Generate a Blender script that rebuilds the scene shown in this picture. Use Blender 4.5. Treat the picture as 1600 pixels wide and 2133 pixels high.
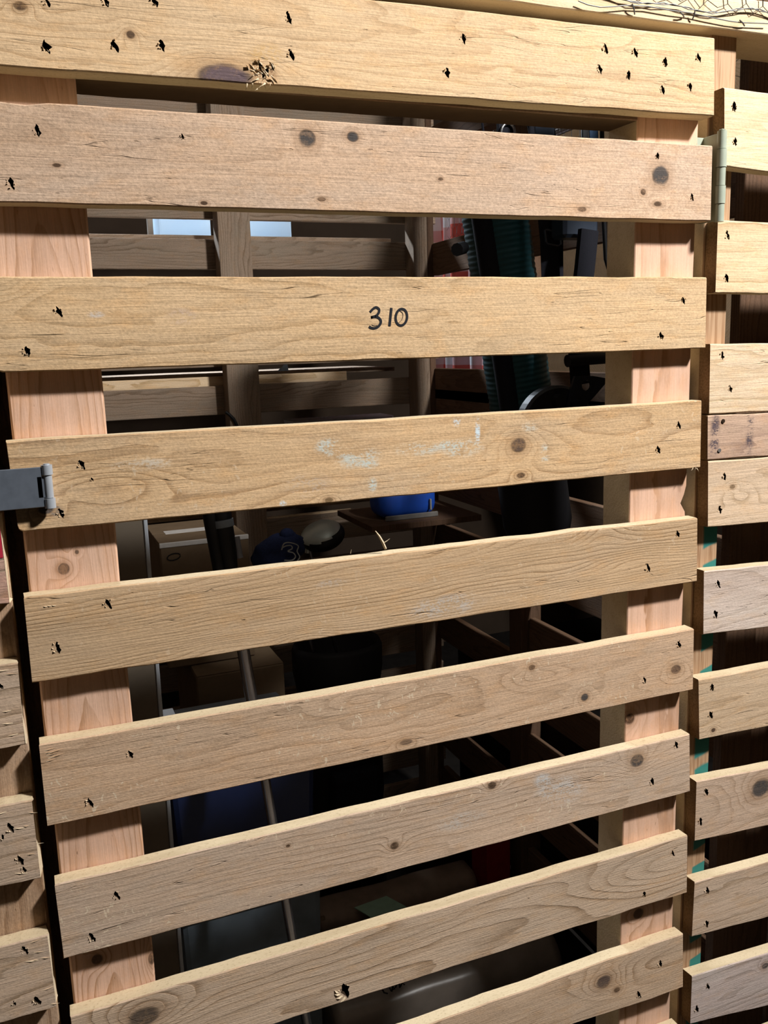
import bpy, bmesh, math, random
from mathutils import Vector, Matrix, noise

for o in list(bpy.data.objects): bpy.data.objects.remove(o)
SC = bpy.context.scene
COL = SC.collection

# ------------------------------------------------------------------ camera
F_PX, YAW, PITCH, ROLL = 1846.2, 0.38161, 0.18540, -0.03159
DIST, EYE = 0.92, 1.50                      # eye to door plane, eye height
_f = Vector((math.sin(YAW)*math.cos(PITCH), math.cos(YAW)*math.cos(PITCH), -math.sin(PITCH)))
_r = Vector((math.cos(YAW), -math.sin(YAW), 0)); _u = _r.cross(_f)
RGT = math.cos(ROLL)*_r + math.sin(ROLL)*_u
UPV = -math.sin(ROLL)*_r + math.cos(ROLL)*_u
CAMP = Vector((0, -DIST, EYE))
cam = bpy.data.cameras.new('camera'); cam.sensor_fit = 'VERTICAL'; cam.sensor_height = 36
cam.lens = 36*F_PX/2133; cam.clip_start = .02
co = bpy.data.objects.new('camera', cam); COL.objects.link(co)
M = Matrix((RGT, UPV, -_f)).transposed().to_4x4(); M.translation = CAMP
co.matrix_world = M
SC.camera = co

def ray(px, py): return (px-800)/F_PX*RGT - (py-1066.5)/F_PX*UPV + _f
def W(px, py, y=0.0):                        # pixel -> point on the upright plane at depth y
    d = ray(px, py); return CAMP + d*((y+DIST)/d.y)
def WX(px, py, X):
    d = ray(px, py); return CAMP + d*(X/d.x)
def WZ(px, py, Z):
    d = ray(px, py); return CAMP + d*((Z-EYE)/d.z)

# ------------------------------------------------------------------ light
w = bpy.data.worlds.new('world'); SC.world = w; w.use_nodes = True
w.node_tree.nodes['Background'].inputs[0].default_value = (1.0, .80, .60, 1)
w.node_tree.nodes['Background'].inputs[1].default_value = .022
SC.view_settings.view_transform = 'Standard'; SC.view_settings.look = 'None'
SC.view_settings.exposure = 0.0; SC.view_settings.gamma = 1.0; SC.view_settings.use_curve_mapping = False

def area(name, loc, target, power, sx, sy, col, spread=math.pi):
    l = bpy.data.lights.new(name, 'AREA'); l.shape = 'RECTANGLE'; l.size = sx; l.size_y = sy
    l.energy = power; l.color = col; l.spread = spread
    o = bpy.data.objects.new(name, l); COL.objects.link(o); o.location = loc
    o.rotation_euler = (Vector(target)-Vector(loc)).to_track_quat('-Z', 'Y').to_euler()
    return o
area('aisle_lamp', (1.50, -1.16, 2.92), (.6, 0, 1.4), 97, .20, .14, (1.0, .975, .935))
area('clear_box_light', (.45, 2.45, 2.75), (.5, 1.66, 1.85), 24, .9, .12, (.80, .90, 1.0), 1.0)  # added unseen light, aimed to brighten the clear boxes from behind

# ------------------------------------------------------------------ node helpers
class NT:
    def __init__(s, name):
        s.m = bpy.data.materials.new(name); s.m.use_nodes = True
        s.t = s.m.node_tree; s.t.nodes.clear()
        s.out = s.t.nodes.new('ShaderNodeOutputMaterial')
    def n(s, typ, **kw):
        x = s.t.nodes.new('ShaderNode'+typ)
        for k, v in kw.items(): setattr(x, k, v)
        return x
    def put(s, sock, v):
        if v is None: return
        if isinstance(v, bpy.types.NodeSocket): s.t.links.new(v, sock)
        else: sock.default_value = v
    def math(s, op, a, b=None, c=None, clamp=False):
        x = s.n('Math', operation=op, use_clamp=clamp)
        for i, v in enumerate((a, b, c)):
            if v is not None: s.put(x.inputs[i], v)
        return x.outputs[0]
    def add(s, a, b): return s.math('ADD', a, b)
    def sub(s, a, b): return s.math('SUBTRACT', a, b)
    def mul(s, a, b): return s.math('MULTIPLY', a, b)
    def comb(s, x, y, z):
        c = s.n('CombineXYZ')
        for i, v in enumerate((x, y, z)): s.put(c.inputs[i], v)
        return c.outputs[0]
    def noise(s, vec, scale=1, detail=2, rough=.5, dist=0):
        x = s.n('TexNoise'); s.put(x.inputs['Vector'], vec)
        x.inputs['Scale'].default_value = scale; x.inputs['Detail'].default_value = detail
        x.inputs['Roughness'].default_value = rough; x.inputs['Distortion'].default_value = dist
        return x.outputs[0]
    def mix(s, f, a, b, mode='MIX'):
        x = s.n('Mix', data_type='RGBA', blend_type=mode)
        s.put(x.inputs[0], f)
        for sock, v in ((x.inputs[6], a), (x.inputs[7], b)):
            if isinstance(v, bpy.types.NodeSocket): s.t.links.new(v, sock)
            else: sock.default_value = (*v, 1)
        return x.outputs[2]
    def step(s, v, lo, hi):                 # smoothstep, lo may exceed hi
        x = s.n('MapRange', interpolation_type='SMOOTHSTEP')
        s.put(x.inputs[0], v)
        if lo < hi: x.inputs[1].default_value = lo; x.inputs[2].default_value = hi
        else:
            x.inputs[1].default_value = hi; x.inputs[2].default_value = lo
            x.inputs[3].default_value = 1; x.inputs[4].default_value = 0
        return x.outputs[0]
    def bsdf(s, col, rough=.8, spec=.2, metal=0, bump=None, bstr=.3, bdist=.001):
        b = s.n('BsdfPrincipled')
        if isinstance(col, bpy.types.NodeSocket): s.t.links.new(col, b.inputs['Base Color'])
        else: b.inputs['Base Color'].default_value = (*col, 1)
        s.put(b.inputs['Roughness'], rough); b.inputs['Specular IOR Level'].default_value = spec
        b.inputs['Metallic'].default_value = metal
        if bump is not None:
            k = s.n('Bump'); k.inputs['Strength'].default_value = bstr; k.inputs['Distance'].default_value = bdist
            s.t.links.new(bump, k.inputs['Height']); s.t.links.new(k.outputs[0], b.inputs['Normal'])
        s.t.links.new(b.outputs[0], s.out.inputs[0])
        return b

def wood(name, light, dark, axis='X', seed=None, freq=260, warp=1.2, contrast=.6, pith=(.02, .06), tilt=(0., .0),
         knots=(), bulges=(), stains=(), grey=.25, greycol=(.42, .36, .30), speck=.5, fibre=.35, rough=.85,
         cracks=0.0, bstr=.35, scr=0.0):
    """board timber: rings about a pith line, knots (u,v,ru,rv,col), bulges (u,v,su,sv,amp), stains (u,v,ru,rv,col,amt)"""
    light = (light[0], light[1]*.945, light[2]*1.03); dark = (dark[0]*.86, dark[1]*.80, dark[2]*.80)
    knots = [(*k[:4], tuple(c*.55 for c in k[4])) for k in knots]
    t = NT(name)
    sep = t.n('SeparateXYZ'); t.t.links.new(t.n('TexCoord').outputs['Object'], sep.inputs[0])
    X, Y, Z = sep.outputs
    u, v, wd = (X, Z, Y) if axis == 'X' else ((Z, X, Y) if axis == 'Z' else (Y, Z, X))
    if seed is None:
        sd = t.mul(t.n('ObjectInfo').outputs['Random'], 53.0)
        vo = t.mul(t.sub(t.n('ObjectInfo').outputs['Random'], .5), .06); v_r = t.add(v, vo)
    else: sd = seed*7.31; v_r = v
    us = t.add(u, sd)
    n1 = t.noise(t.comb(t.mul(us, 3.0), t.mul(v, 14.), t.mul(wd, 14.)), 1, 3, .5)
    n1b = t.noise(t.comb(t.mul(us, 26.0), t.mul(v, 90.), t.mul(wd, 90.)), 1, 2, .5)
    a = t.sub(t.sub(v_r, pith[0]), t.mul(u, tilt[0])); b = t.sub(t.sub(wd, pith[1]), t.mul(u, tilt[1]))
    r = t.math('SQRT', t.add(t.mul(a, a), t.mul(b, b)))
    Fv = t.add(t.mul(r, freq), t.mul(t.sub(n1, .5), warp*5))
    Fv = t.add(Fv, t.mul(t.sub(n1b, .5), .55))
    def ell(k, jit=0.0):
        e1 = t.math('DIVIDE', t.sub(u, k[0]), k[2]); e2 = t.math('DIVIDE', t.sub(v, k[1]), k[3])
        d = t.math('SQRT', t.add(t.mul(e1, e1), t.mul(e2, e2)))
        if jit: d = t.add(d, t.mul(t.sub(n1b, .5), jit))
        return d
    kd = []
    for k in knots:
        d = ell(k, .35); kd.append(d)
        dd = t.mul(d, .42)
        Fv = t.add(Fv, t.mul(t.math('EXPONENT', t.mul(t.mul(dd, dd), -1.0)), 2.6))
    for k in bulges:
        d = ell(k, .12)
        Fv = t.add(Fv, t.mul(t.math('EXPONENT', t.mul(t.mul(d, d), -1.0)), k[4]))
    fr = t.math('FRACT', Fv)
    line = t.math('MINIMUM', t.add(t.mul(t.step(fr, .25, 1.0), .35), t.mul(t.step(fr, .62, .95), .65)), t.step(fr, 1.0, .95))
    lineI = t.noise(t.comb(t.mul(us, 2.), t.mul(v, 30.), 0), 1, 2)
    line = t.mul(line, t.add(.25, t.mul(t.step(lineI, .3, .7), .75)))
    fib = t.noise(t.comb(t.mul(us, 22.), t.mul(v, 620.), t.mul(wd, 620.)), 1, 3, .6)
    fuzz = t.noise(t.comb(t.mul(us, 330.), t.mul(v, 430.), t.mul(wd, 430.)), 1, 4, .65)
    blot = t.noise(t.comb(t.mul(us, 7.), t.mul(v, 22.), t.mul(wd, 22.)), 1, 5, .6)
    blot2 = t.noise(t.comb(t.mul(us, 28.), t.mul(v, 60.), t.mul(wd, 60.)), 1, 4, .6)
    col = t.mix(t.mul(line, min(1.0, contrast*1.55)), light, dark)
    strk = t.noise(t.comb(t.mul(us, 4.5), t.mul(v, 150.), t.mul(wd, 150.)), 1, 4, .65)
    col = t.mix(t.mul(t.step(strk, .46, .78), .55), col, tuple(.55*a+.45*b for a, b in zip(dark, light)))
    col = t.mix(t.mul(t.step(blot, .40, .70), grey), col, greycol)
    warm = tuple(c*k for c, k in zip(light, (1.0, .86, .68)))
    col = t.mix(t.mul(t.step(blot2, .48, .75), .45), col, warm)
    val = t.add(t.mul(t.sub(fib, .5), fibre*1.8), t.mul(t.sub(fuzz, .5), speck*1.5))
    dirt = t.noise(t.comb(t.mul(us, 2.2), t.mul(v, 13.), t.mul(wd, 13.)), 1, 5, .62)
    val = t.add(val, t.mul(t.sub(dirt, .5), .55))
    hair = t.mul(t.step(fib, .60, .70), t.step(blot, .40, .62))
    val = t.sub(t.add(1.03, val), t.mul(hair, .22))
    g = t.comb(val, val, val)
    col = t.mix(1.0, col, g, 'MULTIPLY')
    pit = t.noise(t.comb(t.mul(us, 70.), t.mul(v, 300.), t.mul(wd, 300.)), 1, 2, .5)
    pits = t.mul(t.step(pit, .70, .78), t.step(blot2, .42, .6))
    col = t.mix(t.mul(pits, .55), col, tuple(c*.35 for c in dark))
    h = t.add(t.mul(line, -.55*contrast), t.add(t.mul(fib, .75), t.mul(fuzz, .30+.35*speck)))
    h = t.sub(h, t.mul(pits, .8))
    if scr:                                  # pale scuffs
        s1 = t.noise(t.comb(t.mul(us, 150.), t.mul(v, 110.), 0), 1, 1, .5, 1.2)
        s2 = t.noise(t.comb(t.mul(us, 9.), t.mul(v, 16.), 3.3), 1, 2)
        sm = t.mul(t.step(s1, .675, .70), t.step(s2, .46, .58))
        col = t.mix(t.mul(sm, scr), col, (.72, .58, .42))
    if cracks:                               # fine drying checks along the grain
        cn = t.noise(t.comb(t.mul(us, 3.2), t.mul(v, 75.), t.mul(wd, 20.)), 1, 2, .5, .3)
        cl = t.step(t.math('ABSOLUTE', t.sub(cn, .5)), .006, .0)
        cl = t.mul(cl, t.step(t.noise(t.comb(t.mul(us, 5.), t.mul(v, 18.), 9.1), 1, 1), .50, .60))
        col = t.mix(t.mul(cl, cracks), col, tuple(c*.3 for c in dark))
        h = t.sub(h, t.mul(cl, 1.5))
    for k, d in zip(knots, kd):
        kc = k[4]
        halo = t.mul(t.step(d, 2.6, 1.0), .45)
        col = t.mix(halo, col, tuple(.5*c+.5*e for c, e in zip(dark, (.30, .16, .08))))
        rg = t.math('FRACT', t.mul(d, 3.3))
        core = t.mix(t.mul(rg, .35), kc, tuple(c*.5 for c in kc))
        core = t.mix(t.step(t.add(blot2, t.mul(t.sub(fuzz, .5), .6)), .45, .65), core, tuple(.45*a+.55*b for a, b in zip(kc, dark)))
        rim = t.mul(t.mul(t.step(d, 1.25, 1.0), .8), t.step(n1b, .3, .65))
        col = t.mix(rim, col, tuple(c*.35 for c in kc))
        col = t.mix(t.mul(t.step(d, 1.08, .75), .92), col, core)
    for k in stains:
        d = ell(k, .5)
        m = t.mul(t.step(d, 1.1, .35), t.step(t.add(t.mul(fuzz, .55), t.mul(blot2, .6)), .50, .66))
        col = t.mix(t.mul(m, k[5]), col, k[4])
    t.bsdf(col, rough, .15, 0, h, min(1., bstr*1.5), .0012)
    return t.m

def plain(name, col, rough=.6, spec=.3, metal=0, nscale=40, namt=.25, bstr=.1):
    t = NT(name)
    tc = t.n('TexCoord').outputs['Object']
    n = t.noise(tc, nscale, 4, .6)
    c = t.mix(t.mul(t.step(n, .35, .75), namt), col, tuple(x*.45 for x in col))
    t.bsdf(c, rough, spec, metal, n, bstr, .001)
    return t.m

# ------------------------------------------------------------------ mesh helpers
def tag(o, label=None, cat=None, group=None, kind=None):
    for k, v in (('label', label), ('category', cat), ('group', group), ('kind', kind)):
        if v: o[k] = v
    return o
def wloc(o): return o['_w'] if False else WL[o.name]
WL = {}
def link(o, loc, parent=None):
    COL.objects.link(o); loc = Vector(loc)
    WL[o.name] = loc
    if parent is not None:
        o.parent = parent; o.location = loc-WL[parent.name]
    else: o.location = loc
    return o
def empty(name, loc, label=None, cat=None, group=None, kind=None):
    o = bpy.data.objects.new(name, None); o.empty_display_size = .05
    link(o, loc); return tag(o, label, cat, group, kind)
def finish(name, bm, mats, loc, parent=None, smooth=False, recalc=True):
    if recalc: bmesh.ops.recalc_face_normals(bm, faces=bm.faces)
    me = bpy.data.meshes.new(name); bm.to_mesh(me); bm.free()
    for m in (mats if isinstance(mats, (list, tuple)) else [mats]): me.materials.append(m)
    if smooth:
        for p in me.polygons: p.use_smooth = True
    return link(bpy.data.objects.new(name, me), loc, parent)
def add_box(bm, c, s, rot=None, bev=0.0, mi=0, seg=1):
    r = bmesh.ops.create_cube(bm, size=1.0); vs = r['verts']
    bmesh.ops.scale(bm, vec=s, verts=vs)
    if bev:
        es = list({e for v in vs for e in v.link_edges})
        q = bmesh.ops.bevel(bm, geom=es, offset=bev, segments=seg, affect='EDGES', profile=.5)
        vs = list({v for f in q['faces'] for v in f.verts} | {v for v in vs if v.is_valid})
    if rot is not None: bmesh.ops.transform(bm, matrix=rot.to_4x4(), verts=vs)
    bmesh.ops.translate(bm, vec=c, verts=vs)
    for v in vs:
        for f in v.link_faces: f.material_index = mi
    return vs
def box(name, lo, hi, mat, parent=None, bev=.002, rot=None, seg=1, smooth=False):
    lo, hi = Vector(lo), Vector(hi); c = (lo+hi)/2; bm = bmesh.new()
    add_box(bm, (0, 0, 0), hi-lo, rot, bev, 0, seg)
    return finish(name, bm, mat, c, parent, smooth)
def add_tube(bm, pts, rad, sides=10, cap=True, mi=0):
    pts = [Vector(p) for p in pts]; rings = []
    rads = rad if isinstance(rad, (list, tuple)) else [rad]*len(pts)
    up = Vector((0.13, .31, .94))
    for i, p in enumerate(pts):
        d = (pts[min(i+1, len(pts)-1)]-pts[max(i-1, 0)]).normalized()
        if abs(d.dot(up)) > .97: up = Vector((.95, .2, .1))
        a = d.cross(up).normalized(); b = d.cross(a)
        rings.append([bm.verts.new(p+(a*math.cos(2*math.pi*k/sides)+b*math.sin(2*math.pi*k/sides))*rads[i]) for k in range(sides)])
    for A, B in zip(rings, rings[1:]):
        for k in range(sides):
            f = bm.faces.new((A[k], A[(k+1) % sides], B[(k+1) % sides], B[k])); f.material_index = mi
    if cap:
        for R in (rings[0], rings[-1]):
            f = bm.faces.new(R); f.material_index = mi
            for e in f.edges: e.smooth = False
def tube(name, pts, rad, mat, parent=None, sides=12, smooth=True):
    pts = [Vector(p) for p in pts]; c = sum(pts, Vector())/len(pts); bm = bmesh.new()
    add_tube(bm, [p-c for p in pts], rad, sides)
    o = finish(name, bm, mat, c, parent)
    if smooth:
        for p in o.data.polygons: p.use_smooth = len(p.vertices) == 4
    return o
def add_ribbon(bm, pts, width, nrm, thick, mi=0, closed=False):
    """flat band following pts; width across, nrm is its face direction"""
    pts = [Vector(p) for p in pts]; n = len(pts); rows = []
    ws = width if isinstance(width, (list, tuple)) else [width]*n
    nrm = Vector(nrm).normalized()
    for i, p in enumerate(pts):
        a = pts[(i-1) % n] if (closed or i) else p; b = pts[(i+1) % n] if (closed or i < n-1) else p
        d = (b-a).normalized(); s = d.cross(nrm).normalized()*ws[i]*.5
        rows.append([bm.verts.new(p+s), bm.verts.new(p-s), bm.verts.new(p-s+nrm*thick), bm.verts.new(p+s+nrm*thick)])
    rng = range(n if closed else n-1)
    for i in rng:
        A, B = rows[i], rows[(i+1) % n]
        for k in range(4):
            f = bm.faces.new((A[k], A[(k+1) % 4], B[(k+1) % 4], B[k])); f.material_index = mi
    if not closed:
        bm.faces.new(rows[0]); bm.faces.new(rows[-1])

def jag(rng, s):
    """outline of a torn nail hole, s = height"""
    ts = [0, .12, .3, .5, .7, .86, 1]
    ctr = [s*(.5-t) for t in ts]; sl = rng.uniform(.12, .45)
    wd = [.04, .17, .28, .34, .27, .17, .04]
    L, R = [], []
    for t, z, k in zip(ts, ctr, wd):
        cx = (t-.5)*sl*s + rng.uniform(-.05, .05)*s; k *= rng.uniform(.55, 1.0)
        L.append((cx-k*s*rng.uniform(.5, 1.3), z+rng.uniform(-.03, .03)*s)); R.append((cx+k*s*rng.uniform(.5, 1.2), z+rng.uniform(-.03, .03)*s))
    return L+R[::-1]

MAT_HOLE = plain('hole_shade_dark_nail', (.035, .022, .014), .95, .05)  # shade inside the holes put into the colour; also on one dark nail head
MAT_TORN = plain('torn_fresh_fibre', (.74, .60, .42), .9, .1, 0, 300, .35, .3)
MAT_END = plain('sawn_end_grain', (.30, .19, .10), .95, .05, 0, 420, .75, .6)

def sawn(name, light, dk):
    t = NT(name)
    tc = t.n('TexCoord').outputs['Object']; sep = t.n('SeparateXYZ'); t.t.links.new(tc, sep.inputs[0])
    sd = t.mul(t.n('ObjectInfo').outputs['Random'], 30.)
    a = t.noise(t.comb(t.add(t.mul(sep.outputs[0], 260.), sd), t.mul(sep.outputs[1], 420.), t.mul(sep.outputs[2], 420.)), 1, 3, .6)
    b = t.noise(t.comb(t.add(t.mul(sep.outputs[0], 9.), sd), t.mul(sep.outputs[1], 60.), t.mul(sep.outputs[2], 60.)), 1, 3, .6)
    c = t.mix(t.mul(t.step(a, .52, .72), .55), light, dk)
    c = t.mix(t.mul(t.step(b, .45, .75), .35), c, dk)
    t.bsdf(c, .9, .1, 0, a, .45, .001)
    return t.m
MAT_SAWN = sawn('sawn_board_edge', (.62, .50, .33), (.36, .26, .15))
MAT_SAWN_PLAIN = sawn('planed_stud_edge', (.60, .46, .29), (.42, .29, .17))

def board(name, quad, y0, thick, face_mat, parent, axis='X', holes=(), chips=(), seed=1, seg=44, wob=.0006, bev=.0013,
          edge=None, end=None, endjit=.0006, splinters=(), rounds=None):
    """timber board from its four front corners (x,z): u0v1, u1v1, u1v0, u0v0 (axis X: TL TR BR BL)"""
    rng = random.Random(seed*77+5)
    tl, tr, br, bl = [Vector(q) for q in quad]
    c2 = (tl+tr+br+bl)/4
    bm = bmesh.new(); rows = []
    yf, yb = -thick/2, thick/2
    Ltot = max((tr-tl).length, .01)
    st_ = sorted({k/seg for k in range(seg+1)} | {e for d in (.001, .0025, .0045, .007, .010) for e in (d/Ltot, 1-d/Ltot)})
    seg = len(st_)-1
    for i, s in enumerate(st_):
        T = tl.lerp(tr, s)-c2; B = bl.lerp(br, s)-c2
        uT = T[0] if axis == 'X' else T[1]
        acr = Vector((0, 1)) if axis == 'X' else Vector((1, 0))
        dT = wob*noise.noise((uT*16, seed*3.7, 0))*1.6 + wob*.5*noise.noise((uT*120, seed*5.1, 2))
        dB = wob*noise.noise((uT*16, seed*2.9, 7))*1.6 + wob*.5*noise.noise((uT*120, seed*4.3, 9))
        for (cu, wdt, dep, side) in chips:
            k = max(0, 1-((uT-cu)/wdt)**2)
            if side > 0: dT -= dep*k
            else: dB += dep*k
        if rounds:
            for end_s, side, rad in rounds:
                du = abs(uT-(( (tl if end_s == 0 else tr)-c2)[0 if axis == 'X' else 1]))
                if du < rad:
                    k = rad-math.sqrt(max(0, rad*rad-(rad-du)**2))
                    if side > 0: dT -= k
                    else: dB += k
        T = T+acr*dT; B = B+acr*dB; b = bev
        prof = [(yf, B+acr*b), (yf, T-acr*b), (yf+b, T), (yb-b, T), (yb, T-acr*b), (yb, B+acr*b), (yb-b, B), (yf+b, B)]
        row = []
        for (yy, q) in prof:
            q = q.copy()
            if i in (0, seg):
                q[0 if axis == 'X' else 1] += rng.uniform(-1, 1)*endjit
            row.append(bm.verts.new((q[0], yy, q[1])))
        rows.append(row)
    for A, B in zip(rows, rows[1:]):
        for k in range(8):
            f = bm.faces.new((A[k], A[(k+1) % 8], B[(k+1) % 8], B[k]))
            f.material_index = 1 if k in (2, 6) else 0
    for R in (rows[0], rows[-1]):
        f = bm.faces.new(R); f.material_index = 2
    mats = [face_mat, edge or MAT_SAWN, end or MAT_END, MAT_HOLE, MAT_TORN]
    o = finish(name, bm, mats, (c2[0], y0+thick/2, c2[1]), parent)
    ctr = Vector((c2[0], y0+thick/2, c2[1]))
    if holes:
        cb = bmesh.new()
        for (hx, hz, s) in holes:
            pts = jag(rng, s)
            fr = [cb.verts.new((hx-c2[0]+a, yf-.003, hz-c2[1]+z)) for a, z in pts]
            bk = [cb.verts.new((hx-c2[0]+a*.6+.001, yf+min(.009, thick*.5), hz-c2[1]+z*.75+.001)) for a, z in pts]
            n = len(pts)
            cb.faces.new(fr); cb.faces.new(bk[::-1])
            for k in range(n): cb.faces.new((fr[k], bk[k], bk[(k+1) % n], fr[(k+1) % n]))
        bmesh.ops.recalc_face_normals(cb, faces=cb.faces)
        cm = bpy.data.meshes.new('hole_cutter'); cb.to_mesh(cm); cb.free()
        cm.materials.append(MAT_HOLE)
        cutter = bpy.data.objects.new('hole_cutter', cm); COL.objects.link(cutter)
        cutter.location = ctr
        pl = o.location.copy(); par = o.parent; o.parent = None; o.location = ctr
        md = o.modifiers.new('holes', 'BOOLEAN'); md.operation = 'DIFFERENCE'; md.object = cutter; md.solver = 'EXACT'
        md.material_mode = 'TRANSFER'; md.use_self = True
        bpy.context.view_layer.update()
        dg = bpy.context.evaluated_depsgraph_get()
        nm = bpy.data.meshes.new_from_object(o.evaluated_get(dg), depsgraph=dg)
        o.modifiers.clear(); old = o.data; o.data = nm; bpy.data.meshes.remove(old)
        bpy.data.objects.remove(cutter); bpy.data.meshes.remove(cm)
        nm.name = name
        o.parent = par; o.location = pl
        if MAT_TORN.name not in [m.name for m in nm.materials if m]: nm.materials.append(MAT_TORN)
    # raised torn fibres beside the holes, loose splinters on edges
    fl = []
    for (hx, hz, s) in holes:
        for k in range(5):
            a = rng.uniform(0, 6.28)
            if k < 3: a = rng.uniform(2.6, 4.6)
            px = hx-c2[0]+math.cos(a)*s*.26; pz = hz-c2[1]+math.sin(a)*s*.36
            L = s*rng.uniform(.14, .30); wd = s*rng.uniform(.04, .09); ang = rng.uniform(-.5, .9)+1.9
            fl.append((px, pz, L, wd, ang, rng.uniform(.0006, .0018)))
    for (sx, sz, L, wd, ang, lift) in splinters:
        fl.append((sx-c2[0], sz-c2[1], L, wd, ang, lift))
    if fl:
        bm = bmesh.new(); bm.from_mesh(o.data)
        ti = [m.name if m else '' for m in o.data.materials].index(MAT_TORN.name)
        for (px, pz, L, wd, ang, lift) in fl:
            d = Vector((math.cos(ang), 0, math.sin(ang))); q = Vector((-d.z, 0, d.x))
            b0 = Vector((px, yf+.0006, pz))
            v = [bm.verts.new(b0-q*wd*.5), bm.verts.new(b0+q*wd*.5), bm.verts.new(b0+d*L*.6+q*wd*.2-Vector((0, lift+.0006, 0))), bm.verts.new(b0+d*L-Vector((0, lift*.7, 0))), bm.verts.new(b0+d*L*.5)]
            for tri in ((0, 1, 2), (0, 2, 3), (1, 4, 2), (4, 3, 2), (0, 3, 4), (0, 4, 1)):
                try: f = bm.faces.new([v[j] for j in tri]); f.material_index = ti
                except ValueError: pass
        bm.to_mesh(o.data); bm.free()
    return o

def pq(tl, tr, br, bl, y=0.0):
    return [(p.x, p.z) for p in (W(*tl, y), W(*tr, y), W(*br, y), W(*bl, y))]
def ext(quad, x0=None, x1=None):
    """slide the short ends of a slat along its edges to x0 / x1"""
    tl, tr, br, bl = [Vector(q) for q in quad]
    def on(a, b, x): return a+(b-a)*((x-a.x)/(b.x-a.x))
    if x0 is not None: tl, bl = on(tl, tr, x0), on(bl, br, x0)
    if x1 is not None: tr, br = on(tl, tr, x1), on(bl, br, x1)
    return [tuple(tl), tuple(tr), tuple(br), tuple(bl)]
def qc(quad): return sum((q[0] for q in quad))/4, sum((q[1] for q in quad))/4
def loc_k(quad, y, lst):
    """pixel-based knot / stain entries -> local metres"""
    cx, cz = qc(quad); out = []
    for (px, py, rx, ry, *rest) in lst:
        p = W(px, py, y); e = W(px+rx, py, y); g = W(px, py+ry, y)
        out.append((p.x-cx, p.z-cz, (e-p).length, (g-p).length, *rest))
    return out
def loc_h(y, lst):
    out = []
    for (px, py, s) in lst:
        p = W(px, py, y); g = W(px, py+s, y); out.append((p.x, p.z, (g-p).length))
    return out

# ------------------------------------------------------------------ shared timbers
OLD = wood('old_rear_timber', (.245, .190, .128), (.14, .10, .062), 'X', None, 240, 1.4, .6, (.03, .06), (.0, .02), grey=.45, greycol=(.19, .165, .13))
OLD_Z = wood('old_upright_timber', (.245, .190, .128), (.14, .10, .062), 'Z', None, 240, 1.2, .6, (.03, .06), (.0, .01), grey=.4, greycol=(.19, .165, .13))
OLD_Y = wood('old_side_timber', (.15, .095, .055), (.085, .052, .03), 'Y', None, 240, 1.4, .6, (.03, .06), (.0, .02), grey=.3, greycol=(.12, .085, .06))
STUD = lambda nm, seed, kn=(), **k: wood(nm, (.66, .45, .30), (.44, .25, .13), 'Z', seed, k.pop('freq', 300), k.pop('warp', .5), k.pop('contrast', .95), k.pop('pith', (.0, .045)), k.pop('tilt', (.0, .012)), kn, grey=.15, greycol=(.60, .44, .33), speck=.14, fibre=.22, bstr=.18, rough=.7, **k)
GREYK, BRNK, PURK = (.13, .115, .11), (.15, .085, .05), (.26, .18, .20)

# ------------------------------------------------------------------ room: floor, ceiling, rear cage wall
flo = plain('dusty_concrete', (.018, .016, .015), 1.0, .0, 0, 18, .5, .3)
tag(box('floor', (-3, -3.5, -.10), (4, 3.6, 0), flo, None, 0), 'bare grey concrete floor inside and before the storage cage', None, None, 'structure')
cei = plain('painted_ceiling', (.55, .52, .47), .9, .1, 0, 10, .2, .1)
tag(box('ceiling', (-3, -3.5, 3.25), (4, 3.6, 3.35), cei, None, 0), 'pale painted ceiling above the cages', None, None, 'structure')
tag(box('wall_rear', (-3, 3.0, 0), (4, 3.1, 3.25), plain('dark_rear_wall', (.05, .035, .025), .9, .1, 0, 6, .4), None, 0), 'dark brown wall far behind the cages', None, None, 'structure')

DOOR = empty('slatted_gate', (.40, .05, .05), 'weathered gate of horizontal timber slats with the handwritten number 310', 'gate')
HALF_T = .02
S = {}
def slat(key, quad, y, th, mat, holes=(), **k):
    S[key] = quad
    return board('slat', quad, y, th, mat, DOOR, 'X', loc_h(y, holes), seed=sum(map(ord, key)), **k)

# --- top slat
q = ext(pq((800, 2), (1489, 79), (1487, 242), (0, 137), -.006), x0=-.030)
kn = loc_k(q, -.006, [(470, 162, 52, 27, PURK), (272, 72, 9, 8, BRNK), (42, 12, 13, 9, BRNK)])
bg = loc_k(q, -.006, [(480, 165, 95, 60, 5.0), (560, 140, 60, 30, 1.5), (1000, 60, 300, 40, 1.5)])
st = loc_k(q, -.006, [(560, 118, 45, 30, (.50, .30, .10), .7), (548, 148, 36, 28, (.20, .10, .045), 1.0)])
m = wood('slat_timber_top', (.61, .455, .25), (.40, .25, .115), 'X', 1, 130, 1.5, .45, (.02, .03), (.0, .03), kn, bg, st, grey=.18, greycol=(.55, .45, .33), cracks=.35)
rs = random.Random(4); sp = []
for i in range(26):
    p = W(rs.gauss(548, 14), rs.gauss(146, 13), -.006)
    sp.append((p.x, p.z, rs.uniform(.004, .012), rs.uniform(.0008, .0022), rs.choice((2.4, 2.7, 3.9, 5.3))+rs.uniform(-.4, .4), rs.uniform(.001, .004)))
for i in range(9):
    p = W(rs.uniform(515, 570), rs.uniform(160, 176), -.006)
    sp.append((p.x, p.z, rs.uniform(.004, .009), .0012, 4.9+rs.uniform(-.6, .6), .001))
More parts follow.
